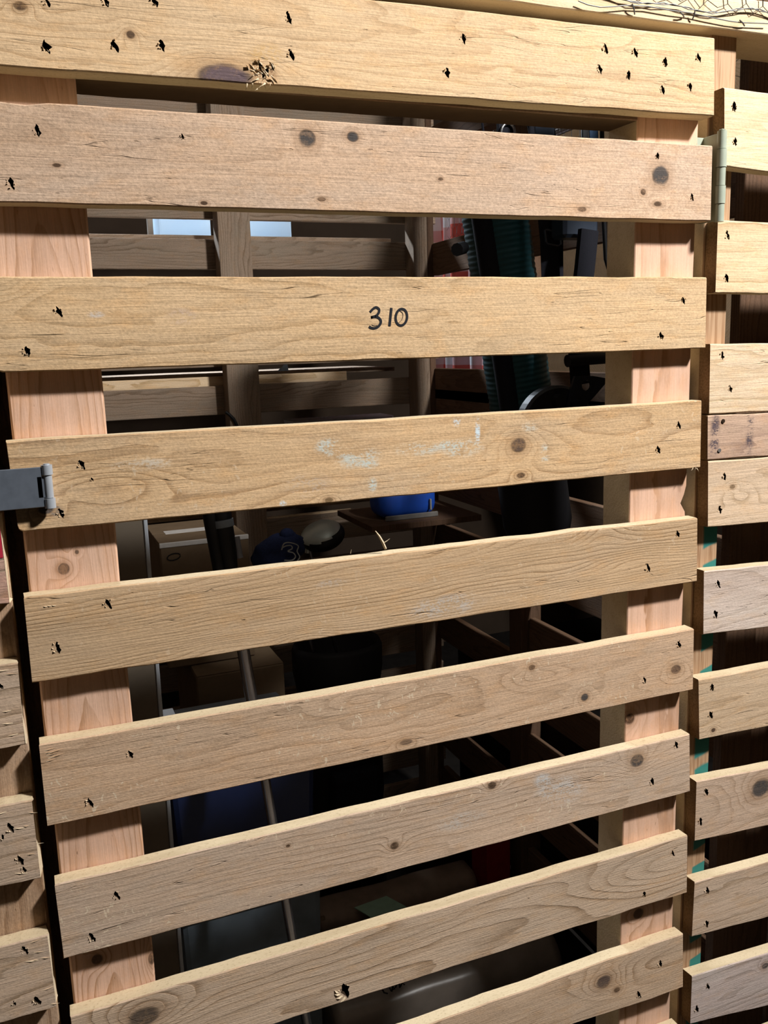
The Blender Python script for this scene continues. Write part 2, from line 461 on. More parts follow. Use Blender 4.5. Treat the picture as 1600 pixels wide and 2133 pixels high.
slat('top', q, -.006, .026, m, [(97, 98, 30), (240, 97, 28), (338, 96, 27), (97, 4, 24), (220, 4, 24), (322, 4, 24), (602, 38, 27), (607, 115, 25),
     (966, 82, 24), (932, 152, 24), (1262, 102, 23), (1324, 110, 22), (1386, 130, 23), (1456, 121, 21), (1250, 145, 22), (1310, 157, 22), (1381, 188, 21), (1438, 182, 21),
     (542, 138, 26), (556, 150, 24), (568, 140, 18), (548, 158, 18)], splinters=sp)
# --- second slat
q = ext(pq((158, 218), (1484, 303), (1480, 461), (0, 421), -.005), x0=-.028)
kn = loc_k(q, -.005, [(640, 288, 16, 17, GREYK), (735, 285, 11, 10, GREYK), (1376, 365, 16, 20, GREYK), (425, 423, 7, 4, BRNK), (670, 415, 8, 4, BRNK), (918, 373, 5, 3, BRNK), (1213, 436, 9, 5, BRNK), (1370, 425, 8, 5, BRNK), (118, 344, 9, 4, BRNK), (1340, 400, 5, 6, BRNK)])
bg = loc_k(q, -.005, [(1390, 380, 70, 60, 2.5)])
m = wood('slat_timber_greyed', (.52, .385, .245), (.36, .24, .145), 'X', 2, 150, 1.3, .30, (.02, .05), (.0, .02), kn, bg, grey=.55, greycol=(.46, .35, .27), speck=.75, cracks=.25)
slat('second', q, -.005, .025, m, [(78, 272, 28), (24, 383, 28), (1370, 325, 16), (1442, 411, 17), (380, 285, 13)],
     chips=[(W(42, 216, 0).x-qc(q)[0], .020, .0030, 1)])
# --- numbered slat
q = ext(pq((0, 576), (1472, 577), (1469, 726), (20, 776)), x0=-.0235)
bg = loc_k(q, 0, [(-10, 560, 70, 60, 5.0), (980, 700, 300, 30, 1.2)])
st = loc_k(q, 0, [(200, 655, 22, 8, (.55, .52, .50), .7), (380, 660, 40, 20, (.42, .34, .32), .5)])
m = wood('slat_timber_numbered', (.60, .44, .235), (.40, .26, .12), 'X', 3, 90, 1.1, .40, (.01, .03), (.0, .02), (), bg, st, grey=.22, greycol=(.50, .40, .29), speck=.65, cracks=.8)
slat('numbered', q, 0, .02, m, [(123, 650, 24), (57, 733, 24), (1424, 627, 17), (1378, 700, 19)], rounds=[(0, -1, .012)])
# --- slat with the hasp
q = pq((13, 919), (1462, 835), (1459, 974), (38, 1109))
kn = loc_k(q, 0, [(1080, 927, 14, 14, (.20, .13, .10)), (685, 1042, 8, 5, (.40, .25, .12)), (1085, 990, 8, 5, BRNK), (95, 1062, 16, 9, (.17, .13, .11))])
bg = loc_k(q, 0, [(230, 1010, 130, 38, 3.6), (1080, 927, 90, 45, 2.5), (1000, 1060, 350, 60, 3.0)])
pb = (.52, .60, .58)
st = loc_k(q, 0, [(685, 932, 32, 24, pb, .95), (745, 952, 55, 26, pb, .75), (770, 968, 22, 10, pb, .8), (995, 898, 6, 34, (.58, .68, .74), 1.0), (952, 880, 9, 12, (.58, .68, .74), .9), (965, 932, 50, 22, pb, .8), (875, 935, 60, 18, pb, .65), (930, 925, 18, 12, pb, .9), (776, 1010, 12, 17, pb, .95), (1135, 945, 12, 22, pb, .8), (1105, 890, 20, 12, pb, .5), (590, 1049, 9, 8, (.66, .72, .76), 1.0), (300, 968, 80, 14, (.60, .52, .42), .9), (640, 1010, 60, 30, (.45, .38, .32), .6), (115, 1062, 22, 16, (.20, .19, .18), .8)])
m = wood('slat_timber_painted', (.60, .43, .225), (.38, .235, .11), 'X', 4, 85, 1.0, .55, (.015, .03), (.0, .03), kn, bg, st, grey=.25, greycol=(.47, .38, .29), speck=.6, cracks=.5, scr=.4)
p1, p2 = W(1445, 973), W(1452, 975)
slat('hasp', q, 0, .02, m, [(171, 969, 23), (127, 1070, 24), (1415, 886, 19), (1372, 937, 19), (192, 999, 9)], rounds=[(0, -1, .006)],
     splinters=[(p1.x, p1.z, .006, .001, 4.0, .001), (p2.x, p2.z, .007, .001, 5.2, .001), (p1.x+.004, p1.z, .005, .001, 4.5, .0)])
# --- finely ringed slat
q = pq((49, 1244), (1453, 1078), (1451, 1212), (67, 1423))
bg = loc_k(q, 0, [(1255, 1105, 45, 30, 3.2), (640, 1330, 60, 26, 3.0), (480, 1345, 110, 16, 2.2), (1330, 1165, 90, 24, 2.6), (1010, 1190, 160, 30, 2.0), (1150, 1160, 120, 20, 1.8)])
st = loc_k(q, 0, [(930, 1262, 90, 26, (.50, .48, .46), .7), (690, 1215, 40, 10, (.48, .45, .42), .5)])
m = wood('slat_timber_fine_rings', (.55, .40, .22), (.34, .215, .105), 'X', 5, 330, 1.6, .75, (.05, .03), (.006, .03), (), bg, st, grey=.2, greycol=(.46, .36, .27), speck=.35, cracks=.25, scr=.3)
slat('fine', q, 0, .02, m, [(226, 1259, 24), (120, 1350, 27), (1412, 1112, 17), (1350, 1183, 20)], wob=.001,
     splinters=[(W(100+i*9, 1242, 0).x, W(100+i*9, 1243-i, 0).z-.010, .006, .001, 3.0, .001) for i in range(3)])
# --- brownish slat
q = pq((82, 1552), (1445, 1310), (1443, 1437), (100, 1722))
kn = loc_k(q, 0, [(1218, 1452, 7, 7, GREYK), (1108, 1390, 6, 5, BRNK), (1408, 1394, 9, 8, (.22, .13, .09)), (846, 1546, 12, 5, (.24, .17, .13))])
bg = loc_k(q, 0, [(1120, 1410, 60, 18, 2.4), (1400, 1400, 90, 40, 2.5), (740, 1462, 70, 22, 2.2), (820, 1450, 60, 20, 1.2)])
m = wood('slat_timber_brown', (.56, .405, .245), (.37, .24, .135), 'X', 6, 110, 1.2, .42, (.02, .04), (.0, .025), kn, bg, grey=.3, greycol=(.47, .37, .28), speck=.5, cracks=.45, scr=.75)
sp = []
for i, (px, py, ln) in enumerate(((86, 1566, .014), (87, 1574, .022), (88, 1577, .017), (89, 1584, .024), (91, 1588, .012), (90, 1571, .009))):
    p = W(px, py); sp.append((p.x, p.z, ln, .0018-.0002*(i % 3), .10+.05*(i % 2), .0010))
slat('brown', q, 0, .02, m, [(272, 1572, 19), (188, 1673, 22), (1415, 1343, 16), (1343, 1417, 15)], splinters=sp)
# --- grey tan slat
q = pq((114, 1844), (1437, 1529), (1437, 1649), (133, 1999))
kn = loc_k(q, 0, [(822, 1762, 8, 7, BRNK), (1025, 1636, 8, 7, BRNK), (1327, 1585, 12, 12, GREYK), (600, 1762, 4, 3, BRNK)])
bg = loc_k(q, 0, [(1330, 1585, 80, 40, 2.0), (500, 1940, 400, 50, 2.0)])
st = loc_k(q, 0, [(1165, 1650, 60, 40, (.56, .58, .58), .6), (1130, 1625, 20, 20, (.56, .60, .62), .6), (960, 1710, 60, 20, (.52, .52, .50), .5)])
m = wood('slat_timber_grey_tan', (.575, .44, .29), (.36, .245, .145), 'X', 7, 150, 1.0, .50, (-.045, .03), (.0, .03), kn, bg, st, grey=.35, greycol=(.48, .40, .33), speck=.42, cracks=.2, scr=.85)
slat('tan', q, 0, .02, m, [(244, 1866, 21), (192, 1953, 22), (1409, 1552, 17), (1359, 1628, 17)])
# --- flame-figured slat
q = pq((147, 2118), (1432, 1740), (1431, 1859), (165, 2264))
kn = loc_k(q, 0, [(300, 2118, 30, 17, (.20, .145, .11))])
bg = loc_k(q, 0, [(1400, 1800, 165, 52, 6.2), (620, 2010, 420, 60, 2.5), (300, 2118, 120, 50, 2.5)])
m = wood('slat_timber_flame', (.59, .46, .30), (.34, .225, .125), 'X', 8, 70, .8, .78, (-.02, .03), (.0, .015), kn, bg, grey=.25, greycol=(.50, .41, .33), speck=.40, bstr=.45)
p = W(716, 2068); sp = [(p.x-.006+.003*i, p.z-.002*i, .010, .0035, 2.2+.5*i, .002) for i in range(4)]
slat('flame', q, 0, .02, m, [(720, 2064, 34), (1402, 1778, 14), (1343, 1863, 14)], splinters=sp, wob=.0012)
# --- lower slats
q = ext(pq((1200, 2024), (1423, 1944), (1422, 2059), (1200, 2133)), x0=-.016)
kn = loc_k(q, 0, [(1258, 2045, 13, 12, (.22, .15, .12)), (1285, 2062, 6, 5, BRNK)])
bg = loc_k(q, 0, [(1258, 2045, 60, 30, 2.8), (1300, 1995, 110, 14, 2.2), (1050, 2110, 200, 40, 2.5)])
m = wood('slat_timber_ring_knot', (.57, .43, .27), (.36, .235, .13), 'X', 9, 110, 1.0, .5, (.02, .03), (.0, .03), kn, bg, grey=.3, greycol=(.48, .39, .31), speck=.5)
slat('knot', q, 0, .02, m, [(1376, 2007, 16), (1331, 2072, 18)], wob=.0015)
m = wood('slat_timber_plain', (.57, .43, .27), (.36, .235, .13), 'X', None, 140, 1.2, .5, (.02, .04), (.0, .02), grey=.3, greycol=(.48, .39, .31))
for i in range(3):
    zt = .485-.154*i
    slat('low%d' % i, [(-.016, zt), (.82, zt), (.82, zt-.089), (-.016, zt-.089)], 0, .02, m)

# --- stiles and top rail
SB = .06
q = [(-.012, SB), (-.012, 1.852), (.077, 1.852), (.077, SB)]
q = [(.077, SB), (.077, 1.852), (-.012, 1.852), (-.012, SB)]
kn = loc_k(q, .02, [(133, 1185, 11, 11, (.27, .17, .12)), (203, 1998, 11, 10, (.24, .14, .09)), (160, 1150, 4, 4, (.27, .17, .12)), (317, 1997, 7, 12, (.22, .13, .08))])
kz = [(k[1], k[0], k[3], k[2], k[4]) for k in kn]
board('stile', q, .02, .058, STUD('stile_timber_hasp_side', 11, kz, pith=(.032-.0325, .05), tilt=(0, .02), freq=420), DOOR, 'Z', seed=21, seg=60, wob=.0003, bev=.002, edge=MAT_SAWN_PLAIN)
q = [(.8175, SB), (.8175, 1.852), (.7244, 1.852), (.7244, SB)]
kn = loc_k(q, .02, [(1312, 1497, 10, 11, (.15, .075, .04)), (1330, 1903, 9, 10, (.22, .12, .08))])
kz = [(k[1], k[0], k[3], k[2], k[4]) for k in kn]
cz = qc(q)[1]
board('stile', q, .02, .058, STUD('stile_timber_hinge_side', 12, kz, pith=(.03, .25), tilt=(.004, .0), freq=230, contrast=.6), DOOR, 'Z', seed=22, seg=150, wob=.0003, bev=.0012, edge=MAT_SAWN_PLAIN,
      chips=[(W(1425, 1045, .02).z-cz, .016, .0055, 1), (W(1425, 1052, .02).z-cz, .007, .004, 1)])
z1 = W(158, 164, .02).z
board('top_rail', [(.077, 1.852), (.7244, 1.852), (.7244, z1+.001), (.077, z1+.001)], .0205, .058, wood('rail_timber', (.20, .13, .075), (.11, .07, .04), 'X', 24, 240, 1.2, .5), DOOR, 'X', seed=23, edge=plain('rail_underside', (.13, .085, .05), .9, .05))

# --- written number
INK = plain('black_marker_ink', (.012, .013, .018), .45, .3, 0, 200, .2, 0)
def zp(x, y, d=0.0): return W(700+x/8, 600+y/8, -.0002)
bm = bmesh.new(); cN = W(810, 662, 0)
def smooth_pts(pts, n=5):
    out = []
    P = [pts[0]]+list(pts)+[pts[-1]]
    for i in range(1, len(P)-2):
        for k in range(n):
            t = k/n; a = []
            for c in range(2):
                p0, p1, p2, p3 = P[i-1][c], P[i][c], P[i+1][c], P[i+2][c]
                a.append(.5*((2*p1)+(-p0+p2)*t+(2*p0-5*p1+4*p2-p3)*t*t+(-p0+3*p1-3*p2+p3)*t**3))
            out.append(tuple(a))
    return out+[pts[-1]]
def stroke(pts, w, closed=False):
    pts = smooth_pts(pts) if len(pts) > 2 else pts
    if closed: pts = pts[:-1]
    add_ribbon(bm, [zp(*p)-cN for p in pts], w, (0, -1, 0), .0002, closed=closed)
stroke([(568, 402), (615, 350), (668, 322), (716, 352), (716, 402), (684, 450), (640, 474), (586, 490)], .0027)
stroke([(586, 490), (640, 476), (700, 488), (744, 535), (742, 590), (700, 645), (640, 668), (585, 662), (550, 640)], .0028)
stroke([(924, 330), (892, 634)], .0029)
o0 = [(1090+95*math.sin(a)+22*math.cos(a)*.4, 485-138*math.cos(a)) for a in [2*math.pi*k/14 for k in range(15)]]
stroke(o0, .0027, True)
stroke([(1060, 378), (1108, 415), (1115, 470), (1095, 530), (1050, 572)], .0004)
stroke([(594, 612), (640, 630), (690, 620)], .0004)
tag(finish('number_marking', bm, INK, cN, DOOR), 'black handwritten number 310')

# --- hinge
HG = plain('grey_green_painted_steel', (.36, .40, .32), .45, .4, 0, 60, .2, .05)
pt, pb_ = W(1506.5, 272, -.007), W(1496, 462, -.007)
pt.x = pb_.x = (pt.x+pb_.x)/2
hinge = bpy.data.objects.new('hinge', None); link(hinge, (pb_.x, -.004, pb_.z), DOOR); tag(hinge, 'grey green barrel hinge on the door edge')
L = pt.z-pb_.z
for i in range(5):
    a = pb_.z+L*i/5; b = pb_.z+L*(i+1)/5-.0006
    tube('knuckle', [(pt.x, -.007, a), (pt.x, -.007, b)], .0066 if i % 2 else .0058, HG, hinge, 20)
box('leaf', (pt.x-.034, .0202, pb_.z+.001), (pt.x-.004, .0222, pt.z-.003), HG, hinge, .0004)
box('leaf', (pt.x-.0045, -.006, pb_.z+.001), (pt.x-.0030, .022, pt.z-.003), HG, hinge, .0004)
box('pin_head', (pt.x-.003, -.010, pt.z), (pt.x+.003, -.004, pt.z+.0015), HG, hinge, .0006)
# --- hasp
HZ = plain('dull_zinc_plate', (.125, .145, .18), .5, .5, .25, 70, .35, .05)
HB = plain('bright_zinc_barrel', (.50, .54, .60), .35, .6, .35, 50, .15, .05)
a, b = W(100, 968, -.010), W(102, 1058, -.010)
hx = (a.x+b.x)/2
hasp = bpy.data.objects.new('hasp', None); link(hasp, (hx, -.010, b.z), DOOR); tag(hasp, 'grey steel hasp with a bright hinge barrel')
L = a.z-b.z
for (s0, s1, r) in ((0, .225, .0053), (.245, .755, .0042), (.775, 1.0, .0053)):
    tube('knuckle', [(hx, -.010, b.z+L*s0), (hx, -.010, b.z+L*s1)], r, HB, hasp, 20)
tube('pin', [(hx, -.010, b.z-.001), (hx, -.010, b.z+L+.0012)], .0030, HB, hasp, 16)
bm = bmesh.new()
add_box(bm, (-.064, 0, 0), (.118, .0018, L*.93), None, .0006)
add_box(bm, (-.004, 0, 0), (.012, .0018, L*.50), None, .0004)
finish('strap_plate', bm, HZ, (hx, -.0115, (a.z+b.z)/2), hasp)
box('fixing_plate', (hx, -.0065, b.z+.003), (hx+.0035, -.0002, a.z-.003), HB, hasp, .0005)
# --- raised splinter on a slat edge
pts = [W(803, 1143, .006), W(797, 1130, .004), W(790, 1117, .003), W(782, 1106, .003)]
bm = bmesh.new(); c = pts[0].copy()
add_tube(bm, [p-c for p in pts], [.0016, .0018, .0014, .0005], 5)
tag(finish('splinter', bm, MAT_TORN, c, DOOR), 'pale splinter of wood standing up from a slat')
tube('splinter', [W(797, 1132, .004), W(806, 1127, .003), W(812, 1122, .002)], [.0006, .0005, .0002], MAT_TORN, DOOR, 4)
tube('splinter', [W(730, 1153, .002), W(732, 1145, 0)], [.0005, .0002], MAT_TORN, DOOR, 4)

# ------------------------------------------------------------------ header, posts and front panels either side
trim = empty('trim_1', (.6, .045, 1.865), 'pale timber header beam above the door', None, None, 'structure')
HEAD = wood('header_timber', (.70, .56, .34), (.52, .36, .17), 'X', 31, 130, 1.0, .5, (.01, .05), (0, .02), grey=.1, greycol=(.6, .5, .36), speck=.3)
board('beam', [(-.6, 1.903), (1.5, 1.903), (1.5, 1.865), (-.6, 1.865)], 0, .089, HEAD, trim, 'X', seed=31, edge=MAT_SAWN_PLAIN)

wr = empty('wall_right', (.98, .05, 0), 'slatted timber front panel beside the hinged edge of the door', None, None, 'structure')
RS = [((1508, 183), (1600, 193), (1600, 358), (1509, 347)), ((1497, 459), (1600, 463), (1600, 612), (1489, 610)), ((1481, 717), (1600, 715), (1600, 857), (1478, 862)),
      ((1475, 866), (1600, 860), (1600, 950), (1473, 958)), ((1475, 962), (1600, 952), (1600, 1088), (1475, 1099)), ((1468, 1190), (1600, 1178), (1600, 1307), (1464, 1323)),
      ((1456, 1416), (1600, 1390), (1600, 1514), (1457, 1541)), ((1450, 1628), (1600, 1600), (1600, 1720), (1447, 1753)), ((1447, 1838), (1600, 1797), (1600, 1910), (1441, 1952)),
      ((1441, 2034), (1600, 1985), (1600, 2095), (1438, 2133))]
RH = [[(1530, 222, 24), (1532, 295, 20)], [(1516, 490, 22), (1514, 580, 20)], [(1505, 741, 19), (1522, 810, 18)], [], [(1510, 993, 18), (1500, 1062, 19)], [(1497, 1217, 20), (1491, 1280, 20)],
      [(1484, 1432, 17), (1481, 1490, 17)], [(1472, 1650, 17), (1460, 1712, 18)], [(1474, 1855, 17), (1473, 1925, 17)], [(1475, 2055, 16), (1452, 2102, 16)]]
RK = {7: [(1585, 1642, 17, 17, GREYK)], 6: [(1486, 1521, 4, 4, BRNK)], 9: [(1594, 2012, 6, 6, GREYK)], 4: [(1526, 1014, 5, 4, BRNK)]}
RC = [((.70, .55, .33), (.52, .36, .18)), ((.66, .52, .30), (.46, .31, .15)), ((.68, .55, .35), (.50, .37, .20)), ((.50, .36, .24), (.28, .19, .15)), ((.64, .50, .32), (.42, .30, .17)),
      ((.58, .49, .38), (.38, .29, .21)), ((.60, .46, .28), (.42, .29, .16)), ((.56, .43, .29), (.38, .26, .16)), ((.55, .43, .29), (.36, .25, .15)), ((.54, .46, .38), (.34, .27, .22))]
for i, (qd, hs, (lc, dc)) in enumerate(zip(RS, RH, RC)):
    q = ext(pq(*qd), x1=1.16)
    st = loc_k(q, 0, [(1490, 905, 12, 60, (.10, .075, .085), 1.0), (1562, 905, 9, 60, (.09, .07, .08), 1.0), (1484, 935, 14, 20, (.10, .075, .085), 1.0)]) if i == 3 else ()
    kn = loc_k(q, 0, RK.get(i, []))
    bg = loc_k(q, 0, [(1585, 1642, 90, 40, 3.0)]) if i == 7 else (loc_k(q, 0, [(1545, 1030, 40, 25, 2.5)]) if i == 4 else ())
    m = wood('panel_slat_timber', lc, dc, 'X', 40+i, 120 if i < 5 else 150, 1.0, .5, (.01, .04), (0, .02), kn, bg, st, grey=.3 if i in (5, 9) else .15, greycol=(.56, .52, .47) if i in (5, 9) else (.52, .43, .32), speck=.4, cracks=.5 if i == 5 else .2)
    board('slat', q, 0, .0205 if i != 3 else .015, m, wr, 'X', loc_h(0, hs), seed=60+i, seg=24, wob=.0007, endjit=.0012)
NAIL = plain('bright_nail_head', (.55, .52, .50), .35, .5, .8, 80, .3)
for (px, py) in ((1506, 877), (1498, 938)):
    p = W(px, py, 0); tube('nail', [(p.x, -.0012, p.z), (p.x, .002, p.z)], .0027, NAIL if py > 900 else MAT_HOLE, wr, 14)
for i in range(3):
    zt = .485-.153*i-.075
    board('slat', [(.836, zt), (1.16, zt), (1.16, zt-.09), (.836, zt-.09)], 0, .0205, OLD, wr, 'X', seed=75+i, seg=10)
t = NT('post_timber_teal_paint')                       # bare pine with old teal paint patches
sep = t.n('SeparateXYZ'); t.t.links.new(t.n('TexCoord').outputs['Object'], sep.inputs[0])
f1 = t.noise(t.comb(t.mul(sep.outputs[0], 420.), t.mul(sep.outputs[1], 300.), t.mul(sep.outputs[2], 14.)), 1, 3)
f2 = t.noise(t.comb(t.mul(sep.outputs[0], 9.), t.mul(sep.outputs[1], 9.), t.mul(sep.outputs[2], 7.)), 1, 3)
bare = t.mix(t.step(f1, .4, .7), (.46, .30, .185), (.30, .17, .09))
msk = t.mul(t.step(t.add(sep.outputs[0], t.mul(t.sub(f2, .5), .02)), -.006, -.002), t.step(t.add(sep.outputs[2], t.mul(t.sub(f2, .5), .2)), .37, .34))
# wave of bare bands along the height
wv = t.math('SINE', t.add(t.mul(sep.outputs[2], 41.0), t.mul(sep.outputs[0], -12.)))
msk = t.mul(msk, t.step(t.add(wv, t.mul(t.sub(f2, .5), .5)), -.93, -.86))
c = t.mix(msk, bare, (.035, .20, .18))
t.bsdf(c, .75, .2, 0, f1, .2, .001); TEAL = t.m
board('post', [(.8745, .0), (.8745, 1.865), (.833, 1.865), (.833, .0)], .0205, .089, TEAL, wr, 'Z', seed=80, seg=40, wob=.0003, edge=MAT_SAWN_PLAIN)
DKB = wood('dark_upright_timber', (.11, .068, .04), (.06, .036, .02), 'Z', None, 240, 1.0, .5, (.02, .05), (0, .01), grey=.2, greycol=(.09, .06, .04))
for (xa, xb, yy) in ((.985, 1.046, .112), (1.050, 1.11, .118)):
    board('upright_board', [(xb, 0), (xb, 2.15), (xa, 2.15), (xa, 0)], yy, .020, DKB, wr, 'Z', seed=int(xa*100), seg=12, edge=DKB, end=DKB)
board('post', [(1.16, .0), (1.16, 1.865), (1.118, 1.865), (1.118, .0)], .0205, .089, OLD_Z, wr, 'Z', seed=81, seg=20)

wl = empty('wall_left', (-.2, .05, 0), 'rough slatted timber front panel beside the latch edge of the door', None, None, 'structure')
LZ = [1.658, 1.505, 1.350, 1.201, 1.053, .898, .745, .592, .439, .286]
LH = {4: [(22, 1725, 24), (43, 1793, 24), (50, 1812, 14), (5, 1745, 14)], 5: [(52, 1980, 21), (78, 2085, 21), (30, 2090, 12)], 3: [(2, 1430, 14)]}
for i, zt in enumerate(LZ):
    m = wood('rough_panel_timber', (.54, .42, .28) if i != 2 else (.56, .34, .24), (.32, .23, .14), 'X', 90+i, 130, 1.3, .7, (.02, .04), (0, .04), grey=.4, greycol=(.44, .38, .32), speck=.45, cracks=.9)
    rs = random.Random(i); sp = []
    for k in range(7):
        sp.append((-.033-rs.uniform(0, .02), zt-rs.uniform(.005, .085), rs.uniform(.006, .02), .0012, rs.choice((0, 3.1))+rs.uniform(-.2, .2), .001))
    x1 = -.0305
    board('slat', [(-.55, zt), (x1, zt), (x1+.001, zt-.088), (-.55, zt-.088)], 0, .02, m, wl, 'X', loc_h(0, LH.get(i, [])), seed=100+i, seg=60, wob=.0012, endjit=.0022,
          edge=MAT_SAWN, end=MAT_TORN, splinters=sp)
p = W(2, 1120, -.0004)
tag(box('red_sticker', (p.x-.03, -.0006, p.z-.02), (p.x, -.0001, p.z+.022), plain('crimson_label', (.50, .03, .06), .5, .3), wl, .0001), 'torn red label on a slat')
board('post', [(-.0285, 0), (-.0285, 1.865), (-.118, 1.865), (-.118, 0)], .0205, .058, wood('frame_post_timber', (.46, .32, .19), (.28, .17, .09), 'Z', 33, 260, .8, .6, (.03, .06), (0, .01)), wl, 'Z', seed=110, seg=40, edge=MAT_SAWN_PLAIN)
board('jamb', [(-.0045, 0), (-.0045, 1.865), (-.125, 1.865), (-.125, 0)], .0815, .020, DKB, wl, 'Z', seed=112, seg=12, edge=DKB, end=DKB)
board('post', [(-.46, 0), (-.46, 1.865), (-.55, 1.865), (-.55, 0)], .0205, .058, OLD_Z, wl, 'Z', seed=111, seg=10)

# ------------------------------------------------------------------ rear and side walls of the cage
wb = empty('wall_back', (.5, 1.5, 0), 'old slatted timber partition at the back of the cage', None, None, 'structure')
z = .077+.05
k = 0
zs = [1.790+.128*j for j in range(-13, 5)]
for j, zt in enumerate(zs):
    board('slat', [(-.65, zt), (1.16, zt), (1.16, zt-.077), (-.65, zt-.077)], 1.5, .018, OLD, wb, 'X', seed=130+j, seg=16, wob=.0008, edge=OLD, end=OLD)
for x0, x1 in ((.511, .597), (1.062, 1.105)):
    board('post', [(x1, 0), (x1, 2.35), (x0, 2.35), (x0, 0)], 1.44, .058, OLD_Z, wb, 'Z', seed=int(150+x0*10), seg=12, edge=OLD_Z)
for zt in (1.437, 1.03):                                 # pale boards on the far side
    board('slat', [(-.65, zt-.006), (.88, zt-.006), (.88, zt-.07), (-.65, zt-.07)], 1.53, .018, HEAD, wb, 'X', seed=170, seg=8, edge=HEAD)
for zt in (1.806, 1.437, 1.050):
    board('shelf', [(-.6, zt), (1.04, zt), (1.04, zt-.012), (-.6, zt-.012)], 1.552, .36, OLD, wb, 'X', seed=175, seg=8, edge=OLD)

ws = empty('wall_side', (1.12, .8, 0), 'slatted timber partition along the right of the cage', None, None, 'structure')
def yboard(name, y0, y1, z0, z1, x, th, mat, par, seed=1):
    return box(name, (x, y0, z0), (x+th, y1, z1), mat, par, .0015)
for (y0, y1, za, zb) in ((.12, 1.44, 1.692, 1.780), (.12, 1.44, 1.343, 1.431), (.12, 1.44, 1.283, 1.372), (.99, 1.44, .885, .975), (.12, .92, .730, .820), (.99, 1.44, .612, .702), (.12, .92, .572, .662),
                        (.12, 1.44, 1.06, 1.148), (.12, 1.44, .42, .508), (.12, 1.44, .26, .348), (.12, 1.44, .10, .188), (.12, .92, .90, .99)):
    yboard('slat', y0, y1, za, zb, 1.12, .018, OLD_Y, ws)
box('post', (1.10, .925, 0), (1.158, .985, 2.3), DKB, ws, .002)
box('post', (1.107, 1.442, 0), (1.126, 1.498, 2.35), DKB, ws, .002)
box('shade_sheet', (1.17, .12, .02), (1.18, 1.42, .60), plain('gap_shade', (.02, .016, .014), .95, .05), ws, .001)  # added dark sheet standing in for shade behind the low side gaps
box('top_rail', (1.12, .12, 2.02), (1.158, 1.44, 2.09), OLD_Y, ws, .002)
# the neighbouring cage's pale panel, seen beyond the side wall
box('panel', (1.95, .3, 1.30), (1.97, 2.4, 2.4), HEAD, ws, .002)
wq = empty('wall_inner', (-.30, .8, 0), 'slatted timber partition along the left of the cage', None, None, 'structure')
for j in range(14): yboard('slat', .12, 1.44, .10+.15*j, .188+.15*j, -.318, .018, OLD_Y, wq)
box('post', (-.30, .7, 0), (-.25, .76, 2.3), OLD_Z, wq, .002)

# ------------------------------------------------------------------ chicken wire
WIRE = plain('galvanised_wire', (.16, .16, .165), .45, .5, .5, 90, .4)
def hexes(bm, to3, x0, x1, z0, z1, cell, r, keep=None, jit=.0):
    """chicken wire: hexagons with twisted uprights"""
    rng = random.Random(3); a = cell/2; s = cell*.577; nodes = {}
    def nd(i, j):
        if (i, j) not in nodes:
            # brick-like hex lattice
            x = x0+i*a; zz = z0+j*(s*1.5)+(s*.5 if (i+j) % 2 else 0)
            nodes[(i, j)] = Vector((x+rng.uniform(-jit, jit), zz+rng.uniform(-jit, jit)))
        return nodes[(i, j)]
    ni = int((x1-x0)/a); nj = int((z1-z0)/(s*1.5))
    for j in range(nj):
        for i in range(ni):
            A = nd(i, j)
            for B in ((nd(i+1, j)), (nd(i, j+1) if (i+j) % 2 else None)):
                if B is None: continue
                thick = r*1.7 if abs(B.x-A.x) < a*.5 else r
                add_tube(bm, [to3(A), to3(B)], thick, 3, False)
bm = bmesh.new(); o3 = Vector((.6, -.004, 1.885))
hexes(bm, lambda p: Vector((p.x-.6, .0006*math.sin(p.x*90), p.y-1.885)), -.3, 1.5, 1.886, 2.72, .028, .00045, jit=.0022)
mesh_o = empty('chicken_wire', (.6, -.004, 1.885), 'galvanised chicken wire netting stapled along the header beam', 'wire netting')
tag(finish('netting', bm, WIRE, o3, mesh_o), None, None, None, 'stuff')
def wav(x): return 1.884+.004*math.sin(x*23)+.003*math.sin(x*51+1)
tube('edge_wire', [(.50+.012*i, -.004+.0006*math.sin(i*2.1), wav(.50+.012*i)+.0007*math.sin(i*2.0)) for i in range(84)], .0007, WIRE, mesh_o, 5)
tube('edge_wire', [(.50+.012*i, -.005-.0006*math.sin(i*2.1), wav(.50+.012*i)-.0009*math.sin(i*2.0)-.0008) for i in range(84)], .0006, WIRE, mesh_o, 5)
pts = [W(*p, -.005) for p in ((1205, 2), (1225, 10), (1250, 15), (1275, 14), (1310, 11), (1350, 13), (1400, 22), (1440, 27), (1480, 36), (1520, 44), (1545, 47), (1600, 49))]
tube('loose_wire', pts, .0007, WIRE, mesh_o, 5)
for (px, py, dx, dy) in ((1317, 8, 5, 22), (1448, 22, -6, 20), (1541, 42, 10, 12), (1417, 26, 8, 9)):
    a = W(px, py, -.007); b = W(px+dx, py+dy, -.002); tube('staple', [a, a.lerp(b, .5)+Vector((0, -.001, 0)), b], .0009, WIRE, mesh_o, 5)
bm = bmesh.new(); o3 = Vector((1.1605, .8, 1.80))
hexes(bm, lambda p: Vector((0, p.x-.8, p.y-1.80)), .12, 1.44, 1.79, 2.45, .030, .0005, jit=.002)
tag(finish('chicken_wire', bm, WIRE, o3), 'chicken wire netting along the top of the right hand cage partition', 'wire netting')

